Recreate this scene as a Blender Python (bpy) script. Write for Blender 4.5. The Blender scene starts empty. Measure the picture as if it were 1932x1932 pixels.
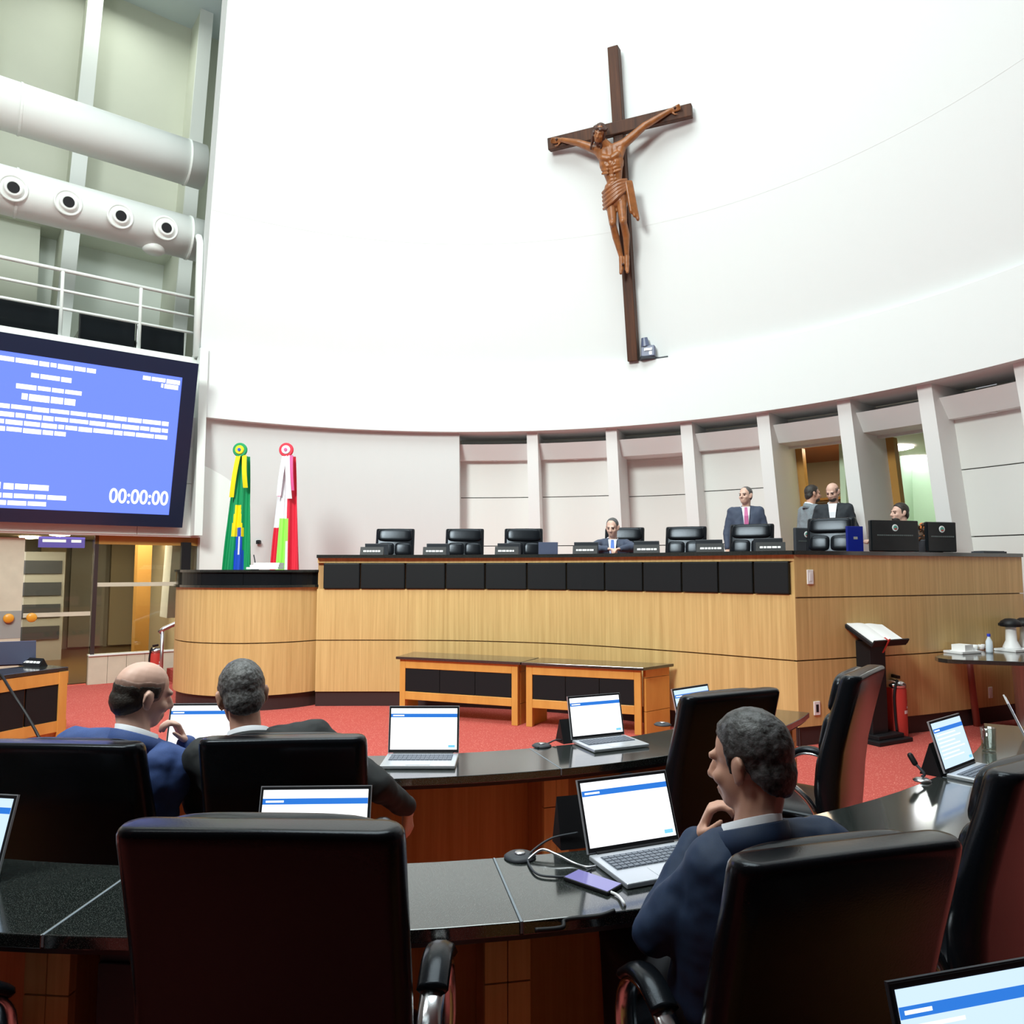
import bpy, bmesh, math, random
from mathutils import Vector, Matrix, Euler
random.seed(7)
scene = bpy.context.scene
COL = scene.collection
R = math.radians
PI = math.pi

# ------------------------------------------------------------------ camera
F = 1400.0; EYE = 1.67; PITCH = math.atan(109 / 1400)
cam_d = bpy.data.cameras.new('camera'); cam = bpy.data.objects.new('camera', cam_d); COL.objects.link(cam)
cam.location = (0, 0, EYE); cam.rotation_euler = (PI / 2 + PITCH, 0, 0)
cam_d.sensor_fit = 'HORIZONTAL'; cam_d.sensor_width = 36; cam_d.lens = 36 * F / 1932
cam_d.clip_start = 0.05; cam_d.clip_end = 100
scene.camera = cam
# ------------------------------------------------------------------ world, exposure, large lights
w = bpy.data.worlds.new('world'); scene.world = w; w.use_nodes = True
w.node_tree.nodes['Background'].inputs[0].default_value = (0.9, 0.95, 1, 1)
w.node_tree.nodes['Background'].inputs[1].default_value = 0.3
vs = scene.view_settings
vs.view_transform = 'Standard'; vs.look = 'None'; vs.gamma = 1; vs.use_curve_mapping = False
vs.exposure = 0.42
scene.cycles.max_bounces = 6; scene.cycles.diffuse_bounces = 4; scene.cycles.glossy_bounces = 3; scene.cycles.transparent_max_bounces = 6

def area(name, loc, size, power, color, rot=(0, 0, 0), shape='DISK', spread=180):
    l = bpy.data.lights.new(name, 'AREA'); l.shape = shape; l.size = size; l.energy = power; l.color = color
    l.spread = R(spread)
    o = bpy.data.objects.new(name, l); COL.objects.link(o); o.location = loc; o.rotation_euler = rot
    return o
area('skylight_lamp', (-0.8, 5.0, 12.9), 8.0, 900, (0.86, 0.98, 0.97))
area('front_fill_light', (-4.5, 0.6, 8.6), 3.0, 545, (0.92, 1.0, 0.96), (R(62), 0, R(-20)), spread=120)  # added fill from the front left, brightens rostrum and fins
area('gallery_fill_light', (-7.2, 12.6, 12.9), 2.5, 60, (0.93, 1.0, 0.92))  # fill added over the gallery to lift its back wall
area('corridor_ceiling_lamp', (-6.6, 12.6, 2.26), 1.6, 60, (1.0, 0.90, 0.70))
area('corridor_ceiling_lamp', (-8.4, 12.4, 2.26), 1.6, 60, (1.0, 0.92, 0.75))
area('office_ceiling_lamp', (5.0, 12.4, 3.66), 0.8, 16, (1.0, 0.80, 0.55))
area('office_ceiling_lamp', (7.0, 12.3, 3.66), 0.9, 20, (0.95, 1.0, 0.92))

# ------------------------------------------------------------------ materials
MATS = {}
def mat(name, col, rough=0.5, metal=0.0, spec=0.5, noise=None, bump=None, emit=None, coat=0.0, grain=None, speck=None, stint=None):
    """procedural principled material. noise=(scale,amount), grain=(scale xyz, dark colour), speck=(scale, colour, amount)"""
    if name in MATS: return MATS[name]
    m = bpy.data.materials.new(name); m.use_nodes = True
    nt = m.node_tree; N = nt.nodes; L = nt.links
    b = N['Principled BSDF']
    b.inputs['Base Color'].default_value = (*col, 1); b.inputs['Roughness'].default_value = rough
    b.inputs['Metallic'].default_value = metal; b.inputs['Specular IOR Level'].default_value = spec
    if stint: b.inputs['Specular Tint'].default_value = (*stint, 1)
    if coat: b.inputs['Coat Weight'].default_value = coat; b.inputs['Coat Roughness'].default_value = 0.08
    tc = N.new('ShaderNodeTexCoord')
    if noise:
        n = N.new('ShaderNodeTexNoise'); n.inputs['Scale'].default_value = noise[0]; n.inputs['Detail'].default_value = 5
        L.new(tc.outputs['Object'], n.inputs['Vector'])
        mx = N.new('ShaderNodeMix'); mx.data_type = 'RGBA'
        k = noise[1]
        mx.inputs['A'].default_value = (*[c * (1 - k) for c in col], 1)
        mx.inputs['B'].default_value = (*[min(1, c * (1 + k)) for c in col], 1)
        L.new(n.outputs['Fac'], mx.inputs['Factor']); L.new(mx.outputs['Result'], b.inputs['Base Color'])
    if grain:
        mp = N.new('ShaderNodeMapping'); mp.inputs['Scale'].default_value = grain[0]
        n = N.new('ShaderNodeTexNoise'); n.inputs['Scale'].default_value = 1; n.inputs['Detail'].default_value = 6; n.inputs['Roughness'].default_value = 0.65
        L.new(tc.outputs['Object'], mp.inputs['Vector']); L.new(mp.outputs['Vector'], n.inputs['Vector'])
        cr = N.new('ShaderNodeValToRGB'); cr.color_ramp.elements[0].position = 0.3; cr.color_ramp.elements[1].position = 0.68
        cr.color_ramp.elements[0].color = (*grain[1], 1); cr.color_ramp.elements[1].color = (*col, 1)
        L.new(n.outputs['Fac'], cr.inputs['Fac']); L.new(cr.outputs['Color'], b.inputs['Base Color'])
    if speck:
        v = N.new('ShaderNodeTexVoronoi'); v.inputs['Scale'].default_value = speck[0]
        L.new(tc.outputs['Object'], v.inputs['Vector'])
        cr = N.new('ShaderNodeValToRGB'); cr.color_ramp.elements[0].position = speck[2]; cr.color_ramp.elements[1].position = speck[2] + 0.08
        cr.color_ramp.elements[0].color = (*speck[1], 1); cr.color_ramp.elements[1].color = (*col, 1)
        L.new(v.outputs['Distance'], cr.inputs['Fac']); L.new(cr.outputs['Color'], b.inputs['Base Color'])
    if bump:
        n = N.new('ShaderNodeTexNoise'); n.inputs['Scale'].default_value = bump[0]; n.inputs['Detail'].default_value = 4
        L.new(tc.outputs['Object'], n.inputs['Vector'])
        bp = N.new('ShaderNodeBump'); bp.inputs['Strength'].default_value = bump[1]; bp.inputs['Distance'].default_value = bump[2] if len(bump) > 2 else 0.01
        L.new(n.outputs['Fac'], bp.inputs['Height']); L.new(bp.outputs['Normal'], b.inputs['Normal'])
    if emit:
        b.inputs['Emission Color'].default_value = (*emit[0], 1); b.inputs['Emission Strength'].default_value = emit[1]
    MATS[name] = m
    return m

def glass(name, tint, gloss=0.08, trans=0.9):
    if name in MATS: return MATS[name]
    m = bpy.data.materials.new(name); m.use_nodes = True; nt = m.node_tree; N = nt.nodes; L = nt.links
    N.remove(N['Principled BSDF'])
    t = N.new('ShaderNodeBsdfTransparent'); t.inputs[0].default_value = (*tint, 1)
    g = N.new('ShaderNodeBsdfGlossy'); g.inputs['Roughness'].default_value = 0.02
    fr = N.new('ShaderNodeFresnel'); fr.inputs['IOR'].default_value = 1.5
    mx = N.new('ShaderNodeMixShader'); mx.inputs[0].default_value = gloss
    if trans > 0.5: L.new(fr.outputs[0], mx.inputs[0])
    L.new(t.outputs[0], mx.inputs[1]); L.new(g.outputs[0], mx.inputs[2])
    L.new(mx.outputs[0], N['Material Output'].inputs[0]); MATS[name] = m
    return m

M = dict(
    wall=mat('white_plaster', (0.73, 0.745, 0.74), 0.75, bump=(60, 0.05)),
    fin=mat('white_fin_paint', (0.85, 0.855, 0.845), 0.6),
    panel=mat('offwhite_panel', (0.83, 0.84, 0.81), 0.6),
    beige=mat('beige_gallery_paint', (0.68, 0.70, 0.60), 0.7, noise=(1.5, 0.05)),
    gwall=mat('pale_gallery_paint', (0.76, 0.80, 0.75), 0.7),
    duct=mat('white_duct_paint', (0.82, 0.85, 0.82), 0.35),
    metalwhite=mat('white_metal', (0.8, 0.83, 0.8), 0.4),
    ceil=mat('ceiling_paint', (0.62, 0.70, 0.74), 0.8),
    rear=mat('rear_wall_paint', (0.22, 0.20, 0.18), 0.8),
    carpet=mat('red_carpet', (0.50, 0.095, 0.078), 0.95, spec=0.1, speck=(52, (0.66, 0.22, 0.18), 0.22), bump=(300, 0.3)),
    veneer=mat('light_veneer', (0.70, 0.49, 0.205), 0.42, grain=((30, 30, 0.8), (0.52, 0.335, 0.125))),
    vene2=mat('brown_veneer', (0.52, 0.33, 0.14), 0.42, grain=((34, 34, 0.9), (0.36, 0.21, 0.08))),
    orange=mat('orange_wood', (0.74, 0.38, 0.09), 0.4, grain=((6, 6, 1.2), (0.62, 0.29, 0.06))),
    orange_d=mat('brown_desk_wood', (0.58, 0.33, 0.11), 0.5, spec=0.25, grain=((25, 25, 0.8), (0.44, 0.23, 0.065))),
    tan=mat('tan_leg_wood', (0.70, 0.46, 0.17), 0.5, spec=0.25, grain=((40, 40, 1.0), (0.55, 0.34, 0.11))),
    plinth=mat('dark_plinth', (0.035, 0.02, 0.02), 0.5),
    granite=mat('black_granite', (0.014, 0.017, 0.016), 0.13, spec=1.0, coat=0.5, speck=(330, (0.13, 0.145, 0.135), 0.22)),
    seam=mat('pale_seam', (0.22, 0.26, 0.30), 0.5),
    leather=mat('black_leather', (0.005, 0.006, 0.008), 0.24, spec=0.5, stint=(0.34, 0.37, 0.42), bump=(220, 0.12, 0.002)),
    leather2=mat('black_panel_leather', (0.010, 0.013, 0.015), 0.5, spec=0.22, bump=(180, 0.1, 0.002)),
    chrome=mat('chrome', (0.75, 0.77, 0.8), 0.16, 1.0),
    steel=mat('brushed_steel', (0.62, 0.63, 0.66), 0.32, 1.0),
    black=mat('black_plastic', (0.010, 0.010, 0.012), 0.5, spec=0.3),
    gloss=mat('black_gloss', (0.008, 0.01, 0.012), 0.15, spec=0.35),
    dgrey=mat('dark_grey_plastic', (0.045, 0.05, 0.06), 0.5, spec=0.3),
    blueg=mat('blue_grey_plastic', (0.10, 0.12, 0.20), 0.4),
    silver=mat('silver_aluminium', (0.62, 0.65, 0.70), 0.35, 0.6),
    keys=mat('laptop_keys', (0.14, 0.16, 0.2), 0.5),
    paper=mat('white_paper', (0.88, 0.88, 0.88), 0.7),
    whitep=mat('white_plastic', (0.85, 0.85, 0.86), 0.4),
    red=mat('red_paint', (0.55, 0.05, 0.04), 0.35),
    marble=mat('travertine', (0.60, 0.55, 0.43), 0.4, noise=(6, 0.15)),
    woodfloor=mat('dark_wood_floor', (0.13, 0.075, 0.02), 0.3, grain=((3, 30, 1), (0.07, 0.04, 0.012))),
    corr=mat('corridor_wall', (0.42, 0.36, 0.25), 0.7),
    corr2=mat('corridor_grey', (0.30, 0.30, 0.28), 0.6),
    amber=mat('amber_wood', (0.48, 0.25, 0.06), 0.45),
    green=mat('pale_green_wall', (0.55, 0.72, 0.52), 0.7),
    redwood=mat('red_brown_wood', (0.42, 0.13, 0.05), 0.5), cream=mat('cream_wall', (0.62, 0.55, 0.42), 0.7),
    glass=glass('clear_glass', (0.86, 0.86, 0.80)), tumbler=glass('tumbler_glass', (0.78, 0.82, 0.80), 0.14, 0.0),
    cross=mat('dark_cross_wood', (0.10, 0.038, 0.018), 0.6, spec=0.25, grain=((14, 14, 0.8), (0.035, 0.016, 0.012))),
    corpus=mat('carved_wood', (0.25, 0.085, 0.022), 0.34, noise=(12, 0.55)),
    corpus_d=mat('carved_dark_wood', (0.055, 0.02, 0.012), 0.35),
    lampw=mat('warm_lamp', (1, 0.9, 0.7), 0.5, emit=((1.0, 0.80, 0.50), 9.0)),
    lampc=mat('cool_lamp', (0.95, 0.93, 1), 0.5, emit=((0.92, 0.90, 1.0), 5.0)),
    scr_blue=mat('screen_blue', (0.0, 0.0, 0.0), 0.4, emit=((0.145, 0.235, 1.0), 1.0)),
    scr_white=mat('screen_white', (0, 0, 0), 0.4, emit=((1, 1, 1), 1.35)),
    lap_white=mat('laptop_screen_white', (0, 0, 0), 0.3, emit=((0.93, 0.96, 1.0), 1.15)),
    lap_pale=mat('laptop_screen_pale', (0, 0, 0), 0.3, emit=((0.62, 0.80, 1.0), 0.85)),
    lap_blue=mat('laptop_screen_bar', (0, 0, 0), 0.3, emit=((0.03, 0.20, 0.72), 0.8)),
    lap_grey=mat('laptop_screen_text', (0, 0, 0), 0.3, emit=((0.80, 0.88, 1.0), 1.0)),
    phone=mat('phone_screen', (0.02, 0.02, 0.04), 0.12, emit=((0.28, 0.27, 0.62), 0.7)),
    skin=mat('skin', (0.62, 0.34, 0.245), 0.5, noise=(14, 0.10)),
    skin2=mat('skin_light', (0.70, 0.44, 0.35), 0.5, noise=(14, 0.10)),
    hair_d=mat('dark_hair', (0.030, 0.024, 0.02), 0.55, noise=(60, 0.6), bump=(140, 0.5, 0.004)),
    eye=mat('dark_eye', (0.02, 0.012, 0.01), 0.2),
    shirt=mat('white_shirt', (0.80, 0.82, 0.88), 0.7),
    pinktie=mat('pink_tie', (0.55, 0.12, 0.30), 0.5),
    bluetie=mat('blue_tie', (0.06, 0.16, 0.55), 0.5),
)
def hairmix(name, a, b, scale=30):
    m = mat(name, a, 0.5, bump=(120, 0.6, 0.004)); nt = m.node_tree; N = nt.nodes; L = nt.links
    n = N.new('ShaderNodeTexNoise'); n.inputs['Scale'].default_value = scale * 2.0; n.inputs['Detail'].default_value = 8
    tc = [x for x in N if x.type == 'TEX_COORD'][0]; L.new(tc.outputs['Object'], n.inputs['Vector'])
    cr = N.new('ShaderNodeValToRGB'); cr.color_ramp.elements[0].position = 0.38; cr.color_ramp.elements[1].position = 0.66
    cr.color_ramp.elements[0].color = (*a, 1); cr.color_ramp.elements[1].color = (*b, 1)
    L.new(n.outputs['Fac'], cr.inputs['Fac']); L.new(cr.outputs['Color'], N['Principled BSDF'].inputs['Base Color'])
    return m
M['hair_g'] = hairmix('salt_pepper_hair', (0.045, 0.042, 0.04), (0.15, 0.15, 0.155), 45)
M['hair_j'] = hairmix('greying_hair', (0.014, 0.012, 0.011), (0.115, 0.115, 0.12), 26)

# ------------------------------------------------------------------ helpers
def at(px, py, z=None, Y=None):
    """world point on the sight line of photo pixel (px,py), at height z or at depth Y"""
    u = (px - 966) / F; v = (966 - py) / F
    d = Vector((u, math.cos(PITCH) - v * math.sin(PITCH), math.sin(PITCH) + v * math.cos(PITCH)))
    k = (z - EYE) / d.z if z is not None else Y / d.y
    return Vector((0, 0, EYE)) + d * k

def tag(o, label, cat, group=None):
    o['label'] = label; o['category'] = cat
    if group: o['group'] = group
    return o
def thing(name, label, cat, loc=(0, 0, 0), rz=0, group=None, rot=None):
    o = bpy.data.objects.new(name, None); COL.objects.link(o); o.location = loc
    o.rotation_euler = rot if rot else (0, 0, rz); o.empty_display_size = 0.1
    return tag(o, label, cat, group)
def struct(o): o['kind'] = 'structure'; return o

class MB:
    def __init__(s): s.v = []; s.f = []; s.m = []; s.cm = 0
    def add(s, vs, fs, mi=None):
        n = len(s.v); s.v += [Vector(p) for p in vs]; s.f += [[i + n for i in f] for f in fs]
        s.m += [s.cm if mi is None else mi] * len(fs); return s
    def box(s, c, size, rot=None, mi=None):
        c = Vector(c); hx, hy, hz = [k / 2 for k in size]
        ps = [Vector((x, y, z)) for z in (-hz, hz) for y in (-hy, hy) for x in (-hx, hx)]
        if rot is not None:
            m = rot if isinstance(rot, Matrix) else Euler(rot).to_matrix()
            ps = [m @ p for p in ps]
        return s.add([c + p for p in ps], [(0, 2, 3, 1), (4, 5, 7, 6), (0, 1, 5, 4), (2, 6, 7, 3), (0, 4, 6, 2), (1, 3, 7, 5)], mi)
    def hexa(s, p8, mi=None):   # bottom 4 ccw, top 4 ccw
        return s.add(p8, [(3, 2, 1, 0), (4, 5, 6, 7), (0, 1, 5, 4), (1, 2, 6, 5), (2, 3, 7, 6), (3, 0, 4, 7)], mi)
    def prism(s, poly, z0, z1, mi=None):
        n = len(poly); vs = [(p[0], p[1], z0) for p in poly] + [(p[0], p[1], z1) for p in poly]
        return s.add(vs, [list(range(n))[::-1], list(range(n, 2 * n))] + [(i, (i + 1) % n, n + (i + 1) % n, n + i) for i in range(n)], mi)
    def loft(s, rings, cap=True, closed=True, mi=None):
        n = len(rings[0]); vs = [p for r in rings for p in r]; fs = []
        for i in range(len(rings) - 1):
            for j in range(n if closed else n - 1):
                k = (j + 1) % n
                fs.append((i * n + j, i * n + k, (i + 1) * n + k, (i + 1) * n + j))
        if cap: fs += [list(range(n))[::-1], [(len(rings) - 1) * n + j for j in range(n)]]
        return s.add(vs, fs, mi)
    def cyl(s, p0, p1, r0, r1=None, n=16, mi=None):
        p0 = Vector(p0); p1 = Vector(p1); r1 = r0 if r1 is None else r1
        a = (p1 - p0).normalized(); q = a.to_track_quat('Z', 'Y').to_matrix()
        ring = lambda c, r: [c + q @ Vector((r * math.cos(t), r * math.sin(t), 0)) for t in (2 * PI * i / n for i in range(n))]
        return s.loft([ring(p0, r0), ring(p1, r1)], mi=mi)
    def lathe(s, prof, c=(0, 0, 0), n=24, q=None, mi=None):
        c = Vector(c); rings = []
        for r, z in prof:
            ring = [Vector((max(r, 1e-4) * math.cos(2 * PI * i / n), max(r, 1e-4) * math.sin(2 * PI * i / n), z)) for i in range(n)]
            if q is not None: ring = [q @ p for p in ring]
            rings.append([c + p for p in ring])
        return s.loft(rings, mi=mi)
    def tube(s, pts, r, n=8, mi=None, flat=None):
        pts = [Vector(p) for p in pts]; rings = []; up = None
        for i, p in enumerate(pts):
            t = (pts[min(i + 1, len(pts) - 1)] - pts[max(i - 1, 0)]).normalized()
            if up is None: up = t.orthogonal().normalized() if flat is None else Vector(flat[2])
            sd = t.cross(up).normalized(); u2 = sd.cross(t).normalized()
            if flat is None: up = u2
            a, b = (r, r) if flat is None else flat[:2]
            rings.append([p + sd * (a * math.cos(2 * PI * k / n + PI / n)) + u2 * (b * math.sin(2 * PI * k / n + PI / n)) for k in range(n)])
        return s.loft(rings, mi=mi)
    def ell(s, c, rad, rot=None, n=14, mi=None, e=1.0):
        c = Vector(c); mt = None if rot is None else (rot if isinstance(rot, Matrix) else Euler(rot).to_matrix())
        sg = lambda x: math.copysign(abs(x) ** e, x)
        rings = []
        k = max(6, n * 2 // 3)
        for i in range(k + 1):
            t = -PI / 2 + PI * i / k; t = max(-PI / 2 + 1e-3, min(PI / 2 - 1e-3, t))
            ring = []
            for j in range(n):
                a = 2 * PI * j / n
                p = Vector((rad[0] * sg(math.cos(t)) * sg(math.cos(a)), rad[1] * sg(math.cos(t)) * sg(math.sin(a)), rad[2] * sg(math.sin(t))))
                ring.append(c + (mt @ p if mt is not None else p))
            rings.append(ring)
        return s.loft(rings, mi=mi)
    def cap(s, p0, p1, r0, r1=None, n=12, mi=None):       # tapered capsule
        p0 = Vector(p0); p1 = Vector(p1); r1 = r0 if r1 is None else r1
        if (p1 - p0).length < 1e-5: return s.ell(p0, (r0,) * 3, n=n, mi=mi)
        a = (p1 - p0).normalized(); q = a.to_track_quat('Z', 'Y').to_matrix(); rings = []
        for c, r, ts in ((p0, r0, (-88, -60, -30, 0)), (p1, r1, (0, 30, 60, 88))):
            for t in ts:
                rr = r * math.cos(R(t)); h = r * math.sin(R(t))
                rings.append([c + a * h + q @ Vector((rr * math.cos(2 * PI * k / n), rr * math.sin(2 * PI * k / n), 0)) for k in range(n)])
        return s.loft(rings, mi=mi)
    def arc(s, C, r0, r1, a0, a1, z0, z1, n=24, mi=None, r0t=None, r1t=None, up=False):
        """annular sector; angle 0 = -Y of C (up=True: +Y), positive toward +X; r?t = radii at the top"""
        sg = 1 if up else -1; r0t = r0 if r0t is None else r0t; r1t = r1 if r1t is None else r1t; rings = []
        for i in range(n + 1):
            a = a0 + (a1 - a0) * i / n; d = Vector((math.sin(a), sg * math.cos(a)))
            P = lambda r, z: Vector((C[0] + d.x * r, C[1] + d.y * r, z))
            rings.append([P(r0, z0), P(r1, z0), P(r1t, z1), P(r0t, z1)])
        return s.loft(rings, mi=mi)
    def build(s, name, mats, parent=None, smooth=False, bevel=0, sub=0, local=False, angle=40):
        """verts are world unless local; parent with location only"""
        me = bpy.data.meshes.new(name)
        vs = s.v
        if parent is not None and not local:
            mw = parent.matrix_basis.copy()
            if parent.parent is not None: mw = parent.parent.matrix_basis @ mw
            inv = mw.inverted(); vs = [inv @ p for p in vs]
        me.from_pydata([tuple(p) for p in vs], [], s.f)
        ml = mats if isinstance(mats, (list, tuple)) else [mats]
        for k in ml: me.materials.append(M[k] if isinstance(k, str) else k)
        if len(ml) > 1: me.polygons.foreach_set('material_index', s.m)
        bm = bmesh.new(); bm.from_mesh(me); bmesh.ops.recalc_face_normals(bm, faces=bm.faces); bm.to_mesh(me); bm.free()
        if smooth: me.shade_smooth()
        me.update()
        o = bpy.data.objects.new(name, me); COL.objects.link(o)
        if parent is not None: o.parent = parent
        if bevel:
            b = o.modifiers.new('bevel', 'BEVEL'); b.width = bevel; b.segments = 2; b.limit_method = 'ANGLE'; b.angle_limit = R(40)
        if sub:
            b = o.modifiers.new('subdivision', 'SUBSURF'); b.levels = sub; b.render_levels = sub
        return o
def remesh(o, voxel, smooth=4, noise=None):
    r = o.modifiers.new('remesh', 'REMESH'); r.mode = 'VOXEL'; r.voxel_size = voxel; r.use_smooth_shade = True
    if smooth:
        k = o.modifiers.new('smooth', 'SMOOTH'); k.factor = 0.5; k.iterations = smooth
    if noise:
        t = bpy.data.textures.new('folds', 'CLOUDS'); t.noise_scale = noise[0]
        d = o.modifiers.new('displace', 'DISPLACE'); d.texture = t; d.strength = noise[1]; d.texture_coords = 'LOCAL'; d.mid_level = 0.5
    return o
def copy_tree(o, parent=None):
    c = o.copy(); COL.objects.link(c); c.parent = parent
    for ch in list(o.children): copy_tree(ch, c)
    return c
def smoothpath(pts, k=6):
    pts = [Vector(p) for p in pts]; out = []
    for i in range(len(pts) - 1):
        p0 = pts[max(i - 1, 0)]; p1 = pts[i]; p2 = pts[i + 1]; p3 = pts[min(i + 2, len(pts) - 1)]
        for j in range(k):
            t = j / k
            out.append(0.5 * ((2 * p1) + (p2 - p0) * t + (2 * p0 - 5 * p1 + 4 * p2 - p3) * t * t + (3 * p1 - p0 - 3 * p2 + p3) * t ** 3))
    return out + [pts[-1]]

# ================================================================== SETTING
CW = (-0.8, 5.7); RW = 7.1          # curved chamber wall: centre and radius of the band face
ZB, ZT = 4.07, 5.15                 # band underside / ledge
LEAN = 0.19                         # fins run outward toward the floor
def wp(b, r, z): return Vector((CW[0] + r * math.sin(b), CW[1] + r * math.cos(b), z))
def wang(px, py, z):                # wall angle seen at a photo pixel of known height
    p = at(px, py, z=z); return math.atan2(p.x - CW[0], p.y - CW[1])
B0 = R(-35.3); B1 = R(100)
b_corner = R(-0.4)
# ---- floor
fl = struct(MB().prism([(-14, -5), (9.5, -5), (9.5, 15), (-14, 15)], -0.1, 0.0).build('floor', 'carpet'))
# ---- upper leaning wall (two courses with a fine joint)
UL = 0.205
def ur(z): return RW + 0.12 - UL * (z - ZT)
up = struct(MB().arc(CW, ur(5.0), ur(5.0) + 0.4, B0, B1, 5.0, 7.30, n=72, up=True, r0t=ur(7.30), r1t=ur(7.30) + 0.4).build('wall_upper', 'wall', smooth=False))
for z0, z1, o in ((7.30, 13.4, 0.002),):
    MB().arc(CW, ur(z0) - o, ur(z0) + 0.4, B0, B1, z0, z1, n=72, up=True, r0t=ur(z1) - o, r1t=ur(z1) + 0.4).build('wall_course', 'wall', up)
# ---- projecting band
struct(MB().arc(CW, RW, RW + 0.9, B0, B1, ZB, ZT, n=72, up=True).build('wall_band', 'wall'))
# ---- lower solid wall behind the flags, leaning like the fins
def lr(z, off=0.0): return RW + 0.14 + LEAN * (ZB - z) + off
def leanarc(b0, b1, z0, z1, off, th, n=8): return MB().arc(CW, lr(z0, off), lr(z0, off) + th, b0, b1, z0, z1, n=n, up=True, r0t=lr(z1, off), r1t=lr(z1, off) + th)
bfin = [wang(x, y, 4.0) for x, y in ((1000, 818), (1150, 814), (1291, 803), (1434, 786), (1582, 762), (1738, 735), (1899, 690))]
bc = wang(865, 820, 4.0)
low = struct(leanarc(B0 - 0.03, bc, 0.9, ZB, 0, 0.5, n=20).build('wall_flags', 'wall'))
def fin(b, hw=0.10):
    hb = hw / (RW + 0.5)
    return MB().arc(CW, lr(0.9), lr(0.9) + 1.0, b - hb, b + hb, 0.9, ZB + 0.002, n=1, up=True, r0t=lr(ZB), r1t=lr(ZB) + 1.0)
finw = struct(fin(bfin[0]).build('wall_fins', 'fin'))
allf = bfin + [bfin[-1] + (bfin[-1] - bfin[-2]), bfin[-1] + 2 * (bfin[-1] - bfin[-2])]
for b in allf[1:]: fin(b).build('wall_fin', 'fin', finw)
edges = [bc - 0.10 / 7.6] + allf
rec = struct(MB().arc(CW, RW + 0.95, RW + 1.0, bc, B1, 3.6, ZB, n=30, up=True).build('wall_recess', 'panel'))
for i in range(len(edges) - 1):
    e0 = edges[i] + 0.10 / 7.6; e1 = edges[i + 1] - 0.10 / 7.6
    hb = 0.004
    # sloping lintel under the dark recess, with dashes of an air slot
    li = MB().arc(CW, lr(3.66, 0.30), lr(3.66, 0.30) + 0.5, e0, e1, 3.64, 3.90, n=6, up=True, r0t=lr(3.90, 0.14), r1t=lr(3.9, 0.14) + 0.6).build('lintel', 'fin', finw)
    if i in (4, 5): continue             # open doorways
    off = 0.75 if i == 2 else 0.42
    for z0, z1 in ((0.9, 2.10), (2.115, 2.98), (2.995, 3.66)):
        leanarc(e0, e1, z0, z1, off, 0.06, n=4).build('wall_panel', 'panel', finw)
    leanarc(e0, e1, 0.9, 3.66, off + 0.07, 0.04, n=4).build('panel_backing', 'plinth', finw)
    # small recessed spot in the soffit
    sp = wp((e0 + e1) / 2, lr(3.66, 0.36), 3.635)
    MB().lathe([(0.04, 0.012), (0.05, 0.0), (0.03, -0.008)], sp, n=12).build('soffit_spot', 'whitep', finw)
# ---- rooms behind the two doorways
e0, e1, e2 = allf[3], allf[4], allf[5]
bk = struct(MB().arc(CW, RW + 3.6, RW + 3.7, e0 - 0.45, e1 - 0.07, 0.9, 3.75, n=8, up=True).build('wall_office', 'cream'))
struct(MB().arc(CW, RW + 4.4, RW + 4.5, e1 - 0.30, e2 + 0.35, 0.9, 3.75, n=8, up=True).build('wall_green_office', 'green'))
struct(MB().arc(CW, RW + 0.9, RW + 3.6, e0 - 0.45, e1 - 0.07, 3.72, 3.8, n=10, up=True).build('ceiling_office', 'redwood'))
struct(MB().arc(CW, RW + 0.9, RW + 4.4, e1 - 0.07, e2 + 0.36, 3.72, 3.8, n=10, up=True).build('ceiling_green_office', 'cream'))
struct(MB().arc(CW, RW + 1.3, RW + 4.4, e1 - 0.075, e1 - 0.065, 0.9, 3.75, n=1, up=True).build('wall_office_divider', 'green'))
for k, (px, py) in enumerate(((1686, 843), (1722, 863))):
    l = tag(MB().lathe([(0.27, 0.0), (0.30, -0.012), (0.30, -0.03), (0.24, -0.045), (0.0, -0.05)], at(px, py, z=3.72), n=20).build('ceiling_lamp', 'lampc'), ('round glowing office lamp nearer the doorway', 'round glowing office lamp further back in the office')[k], 'lamp')
for b in (e0, e1):    # amber door frames on the left jamb of each doorway
    struct(leanarc(b + 0.012, b + 0.026, 0.9, 3.64, 1.0, 0.14, n=1).build('trim_1' if b == e0 else 'trim_2', 'amber'))
# shelf unit with files seen through the first doorway
e1s = e1 - 0.10
sh = thing('bookshelf', 'wooden shelf with files seen through the doorway behind the standing men', 'shelf', wp(e1s - 0.03, RW + 3.3, 0.9))
for z in (1.5, 2.0, 2.5, 2.95): MB().arc(CW, RW + 3.15, RW + 3.5, e1s - 0.12, e1s + 0.02, z, z + 0.04, n=3, up=True).build('shelf_board', 'amber', sh)
bks = [((0.85, 0.82, 0.75), 'cream'), ((0.75, 0.22, 0.06), 'orange'), ((0.12, 0.10, 0.10), 'black'), ((0.45, 0.55, 0.35), 'green')]
for k in range(12):
    c, nm = bks[k % 4]; b = e1s - 0.085 + 0.012 * (k % 6); z = 2.54 if k < 6 else 2.04
    tag(MB().arc(CW, RW + 3.18, RW + 3.4, b, b + 0.009, z, z + 0.30 + 0.02 * (k % 3), n=1, up=True).build('file_binder', mat('binder_' + nm, c, 0.6)),
        f'{("first", "second", "third", "fourth", "fifth", "sixth")[k % 6]} file binder, {nm}, on the {"upper" if k < 6 else "lower"} office shelf', 'binder', 'file binders on the office shelf')

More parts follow.
